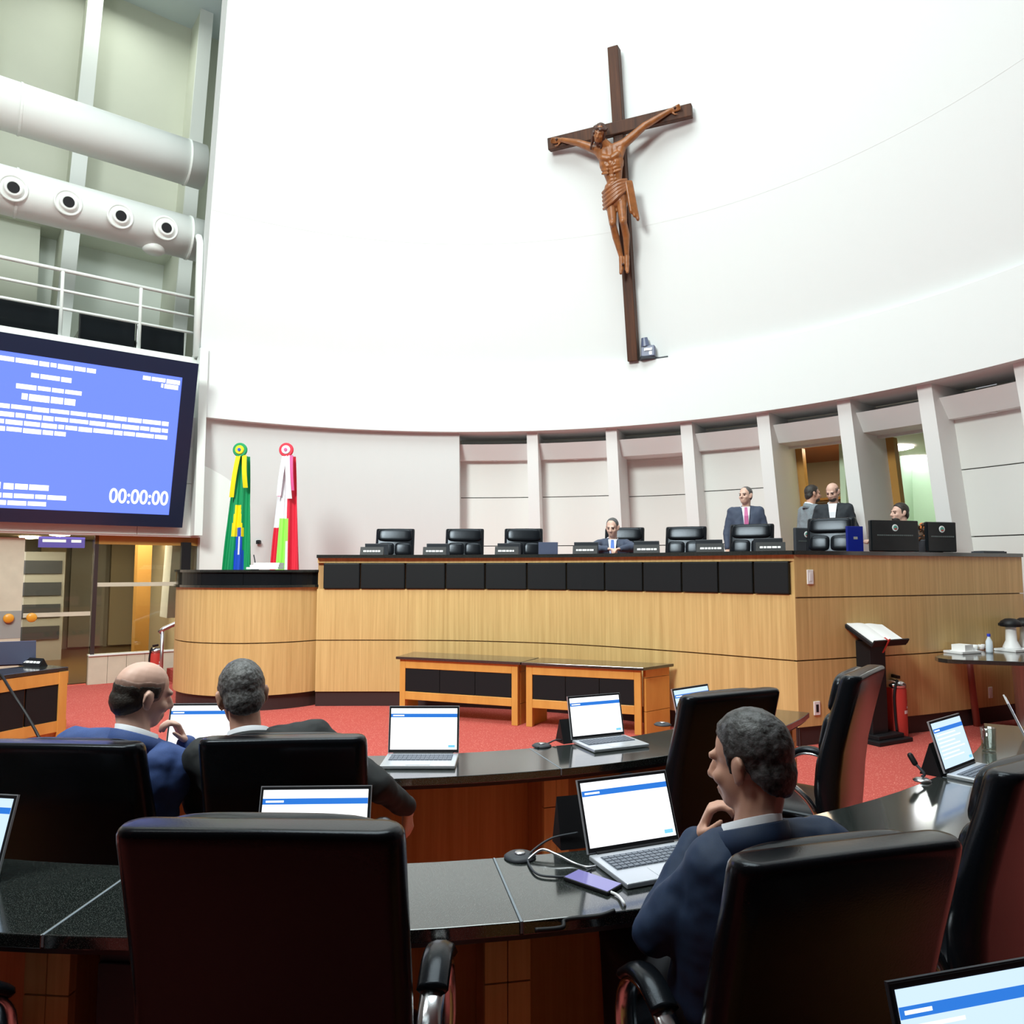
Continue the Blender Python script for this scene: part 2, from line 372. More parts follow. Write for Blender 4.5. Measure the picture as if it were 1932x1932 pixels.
# ---- platform behind the rostrum
plat = [(-4.4, 10.2), (-3.3, 9.6), (-2.3, 9.6), (-0.7, 9.6), (0.9, 9.0), (1.8, 8.35), (2.75, 7.55), (5.8, 8.75), (6.6, 8.9)]
arcp = [wp(b, lr(1.0) + 0.6, 0)[:2] for b in [R(a) for a in range(65, -40, -5)]]
arcp2 = arcp[:-1]
struct(MB().prism(plat + arcp2, 0.0, 1.05).build('floor_platform', 'carpet'))
# office floors reach behind the doorways
struct(MB().arc(CW, RW + 1.2, RW + 3.7, R(20), R(75), 0.85, 1.049, n=12, up=True).build('floor_office', 'woodfloor'))

# ---- left side: gallery front, screen wall, glass doors -----------------------------------
Q = Vector((-4.95, 11.75)); T = Vector((0.788, 0.616)); NRM = Vector((0.616, -0.788))
def lw(s, wd, z): p = Q - T * s + NRM * wd; return Vector((p.x, p.y, z))   # s metres left along the wall, wd out of it
def lbox(mb, s0, s1, w0, w1, z0, z1):
    return mb.hexa([lw(s0, w0, z0), lw(s1, w0, z0), lw(s1, w1, z0), lw(s0, w1, z0), lw(s0, w0, z1), lw(s1, w0, z1), lw(s1, w1, z1), lw(s0, w1, z1)])
fas = struct(lbox(MB(), -0.02, 9, -0.35, -0.02, 2.18, 5.0).build('wall_left', 'panel'))
for s0, s1 in ((0.0, 0.9), (0.91, 3.4), (3.41, 6.0), (6.01, 9)):
    for z0, z1 in ((2.2, 3.02), (3.03, 4.12), (4.13, 4.995)):
        lbox(MB(), s0, s1, -0.03, 0, z0, z1).build('wall_panel', 'metalwhite', fas)
struct(lbox(MB(), -0.3, 9, -6, -0.0, 4.85, 5.0).build('floor_gallery', 'metalwhite'))
lbox(MB(), -0.02, 9, -0.1, 0.05, 4.86, 5.04).build('gallery_edge', 'metalwhite', fas)
# gallery back wall with ribs, lower recess and a beam
lbox(MB(), -0.6, -0.02, -0.4, -0.04, 0.0, 5.0).build('corner_pier', 'metalwhite', fas)
gb = struct(lbox(MB(), -2.3, 9, -4.6, -4.4, 5.0, 13.2).build('wall_gallery', 'gwall'))
ribs = [(-0.35, 0.12), (2.62, 0.14), (5.6, 0.14)]
def lplane(px, py, wd):
    d = at(px, py, Y=1.0) - Vector((0, 0, EYE)); o = Q + NRM * wd
    k = (o.x * NRM.x + o.y * NRM.y) / (d.x * NRM.x + d.y * NRM.y); p = Vector((0, 0, EYE)) + d * k
    return (Q + NRM * wd - Vector((p.x, p.y))).dot(T), p.z
def leanrib(sb, zb, st, zt, hw, w0, w1):
    sh = (st - sb) / (zt - zb); f = lambda z: sb + sh * (z - zb)
    return MB().hexa([lw(f(5) - hw, w0, 5), lw(f(5) + hw, w0, 5), lw(f(5) + hw, w1, 5), lw(f(5) - hw, w1, 5), lw(f(13.2) - hw, w0, 13.2), lw(f(13.2) + hw, w0, 13.2), lw(f(13.2) + hw, w1, 13.2), lw(f(13.2) - hw, w1, 13.2)])
for (xa, ya, xb, yb) in ((119, 610, 181, 0), (352, 480, 393, 0), (-75, 600, -30, 0)):
    sb, zb = lplane(xa, ya, -3.0); st_, zt_ = lplane(xb, yb, -3.0)
    leanrib(sb, zb, st_, zt_, 0.11, -4.4, -3.06).build('wall_rib', 'beige', gb)
    leanrib(sb, zb, st_, zt_, 0.125, -3.06, -3.0).build('rib_face', 'duct', gb)
for s0, s1 in ((-1.2, 2.0), (2.0, 4.6), (4.6, 9)):
    lbox(MB(), s0, s1, -4.4, -3.75, 8.15, 13.2).build('wall_bulkhead', 'beige', gb)
    lbox(MB(), s0, s0 + 0.9, -4.4, -3.9, 5.0, 8.15).build('wall_pier', 'beige', gb)
struct(lbox(MB(), -2.3, -2.1, -4.4, -0.8, 5.0, 13.2).build('wall_gallery_end', 'gwall'))
# drum end post and pipe
MB().prism([tuple(wp(B0 + 0.012, RW - 0.06, 0)[:2]), tuple(wp(B0 - 0.005, RW - 0.06, 0)[:2]), tuple(wp(B0 - 0.005, RW + 0.5, 0)[:2]), tuple(wp(B0 + 0.012, RW + 0.5, 0)[:2])], 2.2, 5.15).build('wall_end_post', 'metalwhite', low)

# ceiling and the enclosure out of view
poly = [(-14, -5), (9.5, -5), (9.5, 15), (-4, 19), (-14, 15)]
struct(MB().prism(poly, 13.2, 13.4).build('ceiling', 'ceil'))
struct(MB().box((-2, -5, 6.3), (26, 0.2, 13.2)).build('wall_rear', 'rear'))
struct(MB().box((9.4, 4, 6.3), (0.2, 20, 13.2)).build('wall_right', 'rear'))
struct(MB().hexa([(-13, -5, 0), (-12.8, -5, 0), (-12.0, 6.6, 0), (-12.2, 6.6, 0), (-13, -5, 13.2), (-12.8, -5, 13.2), (-12.0, 6.6, 13.2), (-12.2, 6.6, 13.2)]).build('wall_left_rear', 'rear'))
struct(MB().box((-3, 19, 6), (30, 0.2, 14)).build('wall_outer', 'corr'))

# unseen slab added above the camera to darken the floor behind it
struct(MB().box((-2, -1.85, 3.75), (24, 6.3, 0.3)).build('ceiling_shade_slab', 'rear'))
# corridor behind the glass
struct(lbox(MB(), -1.6, 9, -6.5, -0.32, 0.0, 0.012).build('floor_corridor', 'woodfloor'))
struct(lbox(MB(), -1.6, 9, -6.5, -0.36, 2.30, 2.40).build('ceiling_corridor', 'corr'))
cb = struct(lbox(MB(), -1.6, 9, -6.0, -5.9, 0.0, 2.3).build('wall_corridor', 'corr2'))
for s0, s1, mt_ in ((-1.4, -0.5, 'amber'), (-0.3, 0.25, 'corr'), (0.35, 1.0, 'corr2'), (1.1, 1.55, 'corr'), (2.2, 2.6, 'amber'), (2.9, 4.2, 'corr'), (4.4, 6.5, 'corr2')):
    lbox(MB(), s0, s1, -5.9, -5.75, 0.05, 2.28).build('wall_panel', mt_, cb)
struct(lbox(MB(), -0.25, -0.1, -5.0, -0.2, 0.0, 2.3).build('wall_corridor_end', 'corr'))
for k, (s, wd) in enumerate(((0.45, -0.9), (0.95, -1.0), (0.1, -2.6), (0.7, -3.2), (1.6, -2.6), (1.9, -4.2), (3.0, -2.2), (0.35, -4.6))):
    tag(MB().lathe([(0.15, 0.0), (0.17, -0.012), (0.15, -0.04), (0.0, -0.06)], lw(s, wd, 2.298), n=16).build('corridor_lamp', 'lampw'),
        ('warm downlight right behind the glass, nearer the podium', 'warm downlight right behind the glass, over the window post', 'corridor downlight right of the amber column', 'corridor downlight deep behind the window', 'corridor downlight behind the glass door', 'corridor downlight farthest behind the glass door', 'corridor downlight behind the beige door', 'corridor downlight farthest behind the window')[k], 'lamp', 'corridor downlights')
tag(lbox(MB(), 0.22, 0.45, -2.4, -2.15, 0.012, 2.3).build('corridor_column', 'amber'), 'amber wooden column standing behind the glass wall', 'column')
sv = thing('corridor_cabinet', 'grey cabinet with dark shelves behind the glass door', 'cabinet', lw(1.75, -3.9, 0.012))
lbox(MB(), 1.35, 2.15, -4.1, -3.8, 0.012, 2.0).build('body', 'corr2', sv)
for z in (0.4, 0.8, 1.2, 1.6): lbox(MB(), 1.4, 2.1, -3.8, -3.77, z, z + 0.24).build('cabinet_door', 'dgrey', sv)
# glass wall on a low travertine plinth
pl = struct(lbox(MB(), -0.05, 1.46, -0.24, -0.16, 0.0, 0.40).build('wall_plinth', 'corr'))
for k in range(6):
    s0 = -0.05 + k * 0.2517
    lbox(MB(), s0, s0 + 0.247, -0.17, -0.12, 0.0, 0.41).build('marble_slab', 'marble', pl)
lbox(MB(), -0.05, 1.46, -0.25, -0.10, 0.41, 0.43).build('plinth_cap', 'metalwhite', pl)
w1 = struct(lbox(MB(), -0.05, 1.40, -0.20, -0.185, 0.43, 2.12).build('window_1', 'glass'))
for s0, s1, z0, z1 in ((1.38, 1.43, 0.43, 2.18), (-0.05, 1.43, 2.05, 2.2)):
    lbox(MB(), s0, s1, -0.22, -0.16, z0, z1).build('window_frame', 'plinth' if z0 < 1 else 'amber', w1)
lbox(MB(), -0.05, 1.38, -0.183, -0.178, 1.42, 1.48).build('frosted_band', 'marble', w1)
lbox(MB(), 0.10, 0.24, -0.15, -0.08, 1.1, 2.1).build('window_blind', 'black', w1)
d1 = struct(lbox(MB(), 1.45, 2.28, -0.20, -0.185, 0.02, 2.12).build('door_1', 'glass'))
lbox(MB(), 1.45, 2.28, -0.183, -0.178, 1.0, 1.06).build('frosted_band', 'marble', d1)
d2 = struct(lbox(MB(), 2.30, 3.3, -0.20, -0.16, 0.02, 2.12).build('door_2', 'marble'))  # glass leaf drawn opaque, its beige reflection put into the colour
lbox(MB(), 2.30, 3.3, -0.159, -0.157, 0.72, 1.1).build('frosted_band', 'corr2', d2)
for d, s in ((d1, 2.18), (d2, 2.45)):
    k = MB(); c = lw(s, -0.14, 1.0); q = Vector((NRM.x, NRM.y, 0)).to_track_quat('Z', 'Y').to_matrix()
    k.lathe([(0.0, 0.03), (0.055, 0.028), (0.065, 0.015), (0.065, -0.01), (0.03, -0.03), (0, -0.03)], c, n=20, q=q)
    k.build('door_knob', mat('amber_knob', (0.75, 0.33, 0.03), 0.35), d, smooth=True)
struct(lbox(MB(), 3.3, 9, -0.24, -0.18, 0.0, 2.2).build('wall_left_lower', 'marble'))
lg = thing('violet_board', 'small violet glowing board with white bars above the glass door', 'sign', lw(1.9, -0.6, 2.1))  # emissive board draws the violet text showing in the glass
lbox(MB(), 1.5, 2.1, -0.62, -0.60, 2.0, 2.16).build('panel', mat('violet_panel', (0.1, 0.08, 0.3), 0.4, emit=((0.20, 0.16, 0.65), 0.7)), lg)
for a, b in ((1.55, 1.68), (1.75, 2.05)): lbox(MB(), a, b, -0.60, -0.595, 2.08, 2.12).build('glyph_bar', 'lap_white', lg)

# ---- gallery railing
rl = thing('gallery_railing', 'white tubular railing along the gallery above the big screen', 'railing', lw(0, 0, 5.04))
for z in (6.02, 5.72, 5.45): MB().tube([lw(-0.02, 0.0, z), lw(8, 0.0, z)], 0.028 if z > 6 else 0.022, n=10).build('rail', 'metalwhite', rl, smooth=True)
for s in (0.98, 2.02, 3.1, 4.2):
    MB().tube([lw(s, 0.0, 5.04), lw(s, 0.0, 5.9), lw(s, 0.0, 6.0)], 0.026, n=10).build('post', 'metalwhite', rl, smooth=True)
for k, (s0, s1) in enumerate(((0.20, 0.92), (0.94, 1.72), (1.98, 2.9), (2.92, 3.9))):
    t = thing('gallery_bench', ('black gallery seat back nearest the curved wall', 'second black gallery seat back from the curved wall', 'third black gallery seat back from the curved wall', 'black gallery seat back at the left picture edge')[k], 'seat', lw((s0 + s1) / 2, -0.55, 5.0), group='black seats on the gallery')
    lbox(MB(), s0, s1, -0.62, -0.52, 5.02, 5.62).build('seat_back', 'gloss', t, bevel=0.02)
    lbox(MB(), s0, s1, -1.05, -0.62, 5.25, 5.36).build('seat', 'gloss', t, bevel=0.02)
    lbox(MB(), s0 + 0.05, s1 - 0.05, -0.95, -0.7, 5.0, 5.25).build('seat_base', 'dgrey', t)
# vertical pipe and post at the gallery end
tag(MB().tube([lw(0.17, 0.12, 5.04), lw(0.17, 0.12, 6.9), lw(0.17, 0.05, 7.02), lw(0.17, -0.02, 7.05)], 0.055, n=12).build('drain_pipe', 'duct', smooth=True), 'white vertical pipe at the end of the gallery', 'pipe')
# ---- ducts
def duct(name, label, s0, s1, wd, z, r):
    t = thing(name, label, 'duct', lw(0.5, wd, z))
    MB().cyl(lw(s0, wd, z), lw(s1, wd, z), r, n=40).build('pipe', 'duct', t, smooth=False).data.shade_smooth()
    for s in (s0 + 0.25, 2.6, 4.6): MB().cyl(lw(s, wd, z), lw(s + 0.03, wd, z), r + 0.012, n=40).build('seam_ring', 'duct', t)
    return t
duct('air_duct', 'wide white round air duct, upper of the two over the gallery', 0.02, 8, -0.45, 8.47, 0.365)
dl = duct('air_duct', 'white round air duct with four jet nozzles, lower of the two', -0.02, 8, -0.35, 7.14, 0.345)
q = (Vector((NRM.x, NRM.y, -0.25))).normalized(); qm = q.to_track_quat('Z', 'Y').to_matrix()
for px, py in ((25, 350), (128, 377), (226, 400), (312, 421)):
    # nozzle sits where the sight line meets the duct front
    best = None
    for k in range(400):
        s = k * 0.015; c = lw(s, -0.35, 7.14) + q * 0.33
        e = at(px, py, Y=c.y); dd = abs(e.x - c.x)
        if best is None or dd < best[0]: best = (dd, c)
    c = best[1]
    nz = MB().lathe([(0.0, -0.03), (0.185, -0.03), (0.19, 0.02), (0.165, 0.05), (0.16, 0.03), (0.125, 0.03), (0.12, 0.075), (0.07, 0.085), (0.065, 0.05), (0, 0.05)], c, n=28, q=qm).build('jet_nozzle', 'duct', dl, smooth=False)
    nz.data.shade_smooth()
    MB().lathe([(0.0, 0.082), (0.075, 0.082), (0.075, 0.09), (0, 0.09)], c, n=24, q=qm).build('nozzle_opening', 'black', nz)
c = lw(0.75, -0.35, 6.80); MB().lathe([(0.17, 0.1), (0.17, -0.02), (0.12, -0.06), (0.0, -0.06)], c, n=24).build('bottom_cap', 'duct', dl, smooth=True)

# ---- big screen, tilted forward at the top
def scr(u, v, d=0.0):               # u 0..1 from right to left, v 0..1 from bottom to top
    s = 0.30 + u * 3.35; z = 2.33 + v * 2.44; wd = 0.10 + v * 0.62 + d
    return lw(s, wd, z - 0.25 * d)
def sq(mb, u0, u1, v0, v1, d0, d1, mi=None):
    return mb.hexa([scr(u0, v0, d0), scr(u1, v0, d0), scr(u1, v0, d1), scr(u0, v0, d1), scr(u0, v1, d0), scr(u1, v1, d0), scr(u1, v1, d1), scr(u0, v1, d1)], mi)
ts = thing('video_screen', 'large blue video screen with white text lines hung under the gallery', 'screen', lw(1.9, 0.1, 2.3))
sq(MB(), 0, 1, 0, 1, -0.05, 0.02).build('housing', 'gloss', ts)
for a in ((0, 1, 0.905, 1), (0, 1, 0, 0.075), (0, 0.062, 0.075, 0.905), (0.97, 1, 0.075, 0.905)):
    sq(MB(), *a, 0.02, 0.05).build('bezel', mat('navy_bezel', (0.012, 0.018, 0.045), 0.3), ts)
pn = sq(MB(), 0.062, 0.97, 0.075, 0.905, 0.02, 0.03).build('display', 'scr_blue', ts)
rr = random.Random(3)
def line(u0, u1, v, h=0.022):       # a line of unreadable words
    u = u0; mb = MB()
    while u < u1 - 0.004:
        L = min(rr.uniform(0.02, 0.075), u1 - u)
        sq(mb, u, u + L, v - h / 2 + rr.uniform(-0.002, 0.002), v + h / 2, 0.030, 0.033); u += L + 0.0045
    mb.build('text_line', 'scr_white', ts)
# right edge of picture frame is u=.062 ; columns measured on the photo
for u0, u1, v in ((0.40, 0.74, 0.868), (0.07, 0.22, 0.872), (0.075, 0.145, 0.842), (0.485, 0.625, 0.800), (0.445, 0.675, 0.735),
                  (0.10, 0.96, 0.622), (0.10, 0.96, 0.580), (0.10, 0.96, 0.540), (0.49, 0.96, 0.502), (0.47, 0.83, 0.145), (0.54, 0.76, 0.105)):
    line(u0, u1, v, 0.024)
line(0.465, 0.655, 0.682, 0.034); line(0.535, 0.69, 0.195, 0.032)
m_ = MB(); sq(m_, 0.70, 0.74, 0.18, 0.215, 0.030, 0.034); m_.build('emblem', 'scr_white', ts)
fc = bpy.data.curves.new('clock', 'FONT'); fc.body = '00:00:00'; fc.size = 0.30; fc.extrude = 0.004; fc.align_x = 'LEFT'; fc.offset = 0.004
fo = bpy.data.objects.new('clock_tmp', fc); COL.objects.link(fo)
xa = (scr(0, 0.2) - scr(1, 0.2)).normalized(); ya = (scr(0.5, 1) - scr(0.5, 0)).normalized(); za = xa.cross(ya).normalized()
dg = bpy.context.evaluated_depsgraph_get(); dg.update(); me = bpy.data.meshes.new_from_object(fo.evaluated_get(dg)); bpy.data.objects.remove(fo)
mx = Matrix((xa, ya, za)).transposed().to_4x4(); wx = max(v.co.x for v in me.vertices)
me.transform(Matrix.Diagonal((0.80 / wx, 1, 1, 1))); mx.translation = scr(0.072 + 0.80 / 3.35, 0.135, 0.036); me.transform(mx)
me.transform(Matrix.Translation(-ts.location)); me.materials.clear(); me.materials.append(M['scr_white'])
ck = bpy.data.objects.new('clock_digits', me); COL.objects.link(ck); ck.parent = ts

# ================================================================== ROSTRUM
ROS = smoothpath([(-2.42, 9.26, 0), (-1.6, 9.27, 0), (-0.77, 9.22, 0), (0.05, 9.02, 0), (0.81, 8.68, 0), (1.67, 8.08, 0), (2.33, 7.51, 0), (2.72, 7.17, 0)], 5)
SIDE = [Vector((2.72, 7.17, 0)), Vector((4.3, 7.82, 0)), Vector((5.86, 8.55, 0))]
def offset(path, d):
    out = []
    for i, p in enumerate(path):
        t = (path[min(i + 1, len(path) - 1)] - path[max(i - 1, 0)]).normalized(); out.append(p + Vector((-t.y, t.x, 0)) * d)
    return out
def wallstrip(path, d0, d1, z0, z1):
    a = offset(path, d0); b = offset(path, d1)
    return MB().loft([[Vector((p.x, p.y, z0)), Vector((q_.x, q_.y, z0)), Vector((q_.x, q_.y, z1)), Vector((p.x, p.y, z1))] for p, q_ in zip(a, b)])
ros = thing('rostrum', 'long curved wooden rostrum with black padded panels and black top', 'rostrum', (0, 9.2, 0))
def sub(path, t0, t1, n=6):
    L = [0]
    for a, b in zip(path, path[1:]): L.append(L[-1] + (b - a).length)
    out = []
    for k in range(n + 1):
        d = (t0 + (t1 - t0) * k / max(n, 1)) * L[-1]
        for i in range(len(path) - 1):
            if L[i + 1] >= d - 1e-9:
                f = (d - L[i]) / (L[i + 1] - L[i]); out.append(path[i].lerp(path[i + 1], f)); break
    return out
wallstrip(ROS, 0.04, 0.22, 0.0, 1.80).build('carcass', 'vene2', ros)
wallstrip(ROS, 0.02, 0.05, 0.0, 0.178).build('plinth', 'plinth', ros)
for z0, z1 in ((0.178, 0.795), (0.808, 1.43), (1.755, 1.815)): wallstrip(ROS, 0, 0.04, z0, z1).build('wood_panel', 'veneer', ros)
bx = [612, 682, 765, 842, 917, 995, 1070, 1142, 1213, 1285, 1355, 1422, 1490]
def tof(px):                          # arc position along the front seen at a photo column
    best = min(range(401), key=lambda k: abs((lambda p: 966 + F * p.x / p.y)(sub(ROS, k / 400, k / 400, 0)[0]) - px)); return best / 400
tb = [tof(x) for x in bx]
for a, b in zip(tb, tb[1:]):
    wallstrip(sub(ROS, a + 0.0012, b - 0.0012, 5), -0.025, 0.04, 1.435, 1.752).build('padded_panel', 'leather2', ros, bevel=0.012)
wallstrip(SIDE, 0.04, 0.22, 0.0, 1.80).build('carcass', 'vene2', ros)
wallstrip(SIDE, 0.02, 0.05, 0.0, 0.178).build('plinth', 'plinth', ros)
for z0, z1 in ((0.178, 0.795), (0.808, 1.395), (1.408, 1.815)): wallstrip(SIDE, 0, 0.04, z0, z1).build('wood_panel', 'veneer', ros)
wallstrip(ROS, -0.06, 0.60, 1.815, 1.855).build('counter_top', 'granite', ros)
wallstrip(SIDE, -0.02, 0.50, 1.815, 1.855).build('counter_top', 'granite', ros)
def plate(name, label, px, py, path_side, w_, h_, z, rr_=None, cat='outlet'):
    d = (SIDE[1] - SIDE[0]).normalized() if path_side == 0 else (SIDE[2] - SIDE[1]).normalized()
    # find point on side path at px
    best = min((SIDE[0].lerp(SIDE[2], k / 400) for k in range(401)), key=lambda p: abs(966 + F * p.x / p.y - px))
    seg = [SIDE[0].lerp(SIDE[1], k / 200) for k in range(201)] + [SIDE[1].lerp(SIDE[2], k / 200) for k in range(201)]
    p = min(seg, key=lambda p: abs(966 + F * p.x / p.y - px)); n_ = Vector((d.y, -d.x, 0))
    t = thing(name, label, cat, (p.x, p.y, z))
    rot = Matrix((d, -n_, Vector((0, 0, 1)))).transposed()
    MB().box(p + n_ * 0.006 + Vector((0, 0, z)), (w_, 0.012, h_), rot).build('cover_plate', 'whitep', t, bevel=0.003)
    if rr_: MB().box(p + n_ * 0.013 + Vector((0, 0, z)), (w_ * 0.4, 0.004, h_ * 0.55), rr_ and rot).build('socket', rr_, t)
plate('wall_plate', 'white blank plate high on the rostrum side', 1525, 1090, 0, 0.075, 0.14, 1.60, 'whitep', 'plate')
plate('power_outlet', 'white outlet with dark socket low on the rostrum side', 1530, 1328, 0, 0.075, 0.13, 0.345, 'black')
plate('power_outlet', 'small white outlet under the black side table', 1854, 1311, 1, 0.06, 0.12, 0.33, 'whitep')

# ---- round speaker's podium at the left end
PC = (-3.3, 10.0)
pod = thing('speaker_podium', 'rounded wooden podium block with glossy black rim below the flags', 'podium', (-3.3, 10.0, 0))
A0, A1 = R(-110), R(62)
def pod_arc(name, r0, r1, z0, z1, m_, n=40): MB().arc(PC, r0, r1, A0, A1, z0, z1, n=n).build(name, m_, pod)
pod_arc('plinth', 0.95, 1.06, 0, 0.18, 'plinth')
for z0, z1 in ((0.18, 0.79), (0.803, 1.455)): pod_arc('wood_panel', 1.04, 1.10, z0, z1, 'veneer')
pod_arc('core', 0.9, 1.04, 0.18, 1.6, 'vene2')
for k in range(6):
    a = A0 + (A1 - A0) * k / 6; b = A0 + (A1 - A0) * (k + 1) / 6
    MB().arc(PC, 1.04, 1.105, a + 0.002, b - 0.002, 1.485, 1.64, n=8).build('gloss_panel', 'gloss', pod)
pod_arc('lower_rim', 1.02, 1.13, 1.455, 1.485, 'granite'); pod_arc('top_rim', 0.6, 1.13, 1.64, 1.67, 'granite')
MB().prism([(PC[0] + 0.62 * math.cos(t), PC[1] + 0.62 * math.sin(t)) for t in [2 * PI * k / 32 for k in range(32)]], 1.55, 1.665).build('podium_top', 'granite', pod)
pp = at(506, 1066, Y=9.55)
t = thing('paper_stack', 'stack of white papers on the round podium in front of the flags', 'papers', (pp.x, 9.5, 1.67))
for k in range(3): MB().box((pp.x + 0.02 * k - 0.02, 9.5 + 0.01 * k, 1.69 + 0.028 * k), (0.40 - 0.04 * k, 0.24, 0.026), (0, 0, 0.03 * k)).build('sheet_block', 'paper', t)
t = thing('podium_microphone', 'thin gooseneck microphone on the round podium', 'microphone', (at(481, 1070, Y=9.75).x, 9.75, 1.665))
bp = t.location
MB().tube(smoothpath([bp, bp + Vector((0, 0, 0.1)), bp + Vector((-0.01, -0.03, 0.2))]), 0.007).build('gooseneck', 'dgrey', t)
MB().lathe([(0.05, 0), (0.05, 0.02), (0, 0.022)], bp, n=16).build('base', 'black', t)
# ---- steps beside the podium
st = thing('carpet_steps', 'red carpeted steps beside the round podium', 'steps', lw(0.25, 0.5, 0))
for k in range(4):
    lbox(MB(), -0.45, 0.42 - 0.12 * k, 0.02, 0.95 - 0.14 * k, 0.175 * k, 0.175 * (k + 1)).build('step', 'carpet', st)
# ---- handrail and extinguisher by the steps
hp = at(305, 1262, Y=10.75); hb = lambda px, py, Y=10.75: at(px, py, Y=Y)
t = thing('stair_handrail', 'short steel handrail rising beside the podium steps', 'handrail', (hp.x, hp.y, 0.0))
MB().cyl((hp.x, 10.75, 0.0), hb(306, 1190), 0.024, n=10).build('post', 'steel', t, smooth=True)
MB().tube([hb(301, 1193), hb(308, 1187), hb(352, 1167, 11.0), hb(358, 1166, 11.05)], 0.032, n=10).build('rail', 'steel', t, smooth=True)
def extinguisher(label, base, h, r):
    t = thing('fire_extinguisher', label, 'extinguisher', base); b = Vector(base)
    MB().lathe([(0, 0), (r * 0.9, 0), (r, 0.03), (r, h * 0.86), (r * 0.85, h * 0.95), (r * 0.3, h)], b, n=24).build('cylinder', 'red', t, smooth=True)
    MB().lathe([(r * 0.9, h * 0.9), (r * 1.02, h * 0.9), (r * 1.0, h * 0.96), (r * 0.7, h * 1.02), (0, h * 1.03)], b, n=24).build('top_collar', 'chrome', t, smooth=True)
    MB().box(b + Vector((0, -0.02, h * 1.09)), (0.03, 0.13, 0.03)).build('lever', 'black', t)
    MB().tube(smoothpath([b + Vector((-0.02, -r * 0.9, h * 1.05)), b + Vector((-r * 0.55, -r * 0.95, h * 0.8)), b + Vector((-r * 0.55, -r * 0.98, h * 0.4)), b + Vector((-r * 0.5, -r * 1.05, 0.08))]), 0.012).build('hose', 'black', t, smooth=True)
    lb = MB(); n = 8
    a = lambda k: R(-70) + R(75) * k / n
    rows = [[b + Vector(((r + 0.002) * math.sin(a(k)) * 1, -(r + 0.002) * math.cos(a(k)), h * z)) for k in range(n + 1)] for z in (0.42, 0.62)]
    rows = [[b + Vector(((r + 0.002) * math.sin(R(20) + R(60) * k / n), -(r + 0.002) * math.cos(R(20) + R(60) * k / n), h * z)) for k in range(n + 1)] for z in (0.44, 0.50)]
    lb.loft(rows, cap=False, closed=False)
    for z0, z1, s in ((0.53, 0.57, 40), (0.60, 0.66, 25)):
        lb.loft([[b + Vector(((r + 0.002) * math.sin(R(80 - s) + R(s) * k / n), -(r + 0.002) * math.cos(R(80 - s) + R(s) * k / n), h * z)) for k in range(n + 1)] for z in (z0, z1)], cap=False, closed=False)
    lb.build('label_print', 'whitep', t)
extinguisher('red fire extinguisher standing behind the black lectern stand', (*at(1692, 1390, z=0)[:2], 0), 0.55, 0.105)
eb = at(293, 1262, Y=10.98)
extinguisher('red fire extinguisher beside the steel handrail', (eb.x, 10.98, 0.0), 0.52, 0.09)

# ---- flags
def flag(label, px, Y, colf, mats, ros_m, rib, ribd, lean):
    zt = at(px, 852, Y=Y).z; x0 = at(px, 852, Y=Y).x
    t = thing('draped_flag', label, 'flag', (x0, Y, 1.05))
    MB().lathe([(0.20, 0), (0.20, 0.03), (0.05, 0.06), (0.02, 0.10)], (x0, Y, 1.05), n=24).build('stand_base', 'steel', t)
    MB().cyl((x0, Y, 1.1), (x0, Y, zt + 0.02), 0.018, n=10).build('pole', 'steel', t)
    mb = MB(); nu, nv = 36, 30; rings = []
    for j in range(nv + 1):
        v = j / nv; z = zt - 0.08 - v * (zt - 0.08 - 1.36); wd = 0.10 + 0.13 * v ** 0.9
        row = []
        for i in range(nu + 1):
            u = i / nu; a = u * 2 - 1
            fold = 0.035 * (0.4 + v) * math.sin(a * 9 + 2.2 * v + 0.6) + 0.012 * math.sin(a * 23 + 4 * v)
            row.append(Vector((x0 + a * wd + lean * v, Y - 0.09 * (1 - a * a) - 0.02 + fold, z)))
        rings.append(row)
    fs0 = len(mb.f); mb.loft(rings, cap=False, closed=False)
    for j in range(nv):
        for i in range(nu): mb.m[fs0 + j * nu + i] = colf((i + 0.5) / nu, (j + 0.5) / nv)
    c = mb.build('cloth', mats, t, smooth=True); s = c.modifiers.new('solid', 'SOLIDIFY'); s.thickness = 0.008
    qf = Matrix.Rotation(R(90), 3, 'X')
    for k, (r_, d, m_) in enumerate(((0.105, 0.0, ros_m[0]), (0.065, 0.016, ros_m[1]), (0.025, 0.03, ros_m[2]))):
        n = 24; prof = [(0, 0.02), (r_ * 0.9, 0.02), (r_, 0.01), (r_, -0.01), (0, -0.01)]
        MB().lathe(prof, (x0, Y - 0.15 - d, zt), n=n, q=qf).build('rosette_ring', m_, t)
    for dx0, dx1, L, m_ in ribd:
        mb = MB(); rg = []
        for j in range(9):
            v = j / 8; x = x0 + dx0 + (dx1 - dx0) * v
            rg.append([Vector((x - 0.035, Y - 0.16 - 0.03 * math.sin(3 * v), zt - 0.08 - L * v)), Vector((x + 0.035, Y - 0.17 - 0.03 * math.sin(3 * v), zt - 0.08 - L * v))])
        mb.loft(rg, cap=False, closed=False); o = mb.build('ribbon', m_, t); s = o.modifiers.new('solid', 'SOLIDIFY'); s.thickness = 0.006
G_ = mat('flag_green', (0.0, 0.30, 0.10), 0.6); Y_ = mat('flag_yellow', (0.95, 0.72, 0.0), 0.6); B_ = mat('flag_blue', (0.01, 0.08, 0.60), 0.6)
W_ = mat('flag_white', (0.85, 0.85, 0.88), 0.6); R_ = mat('flag_red', (0.75, 0.02, 0.05), 0.6); L_ = mat('flag_lime', (0.38, 0.85, 0.12), 0.6); P_ = mat('flag_pink', (0.75, 0.10, 0.30), 0.6)
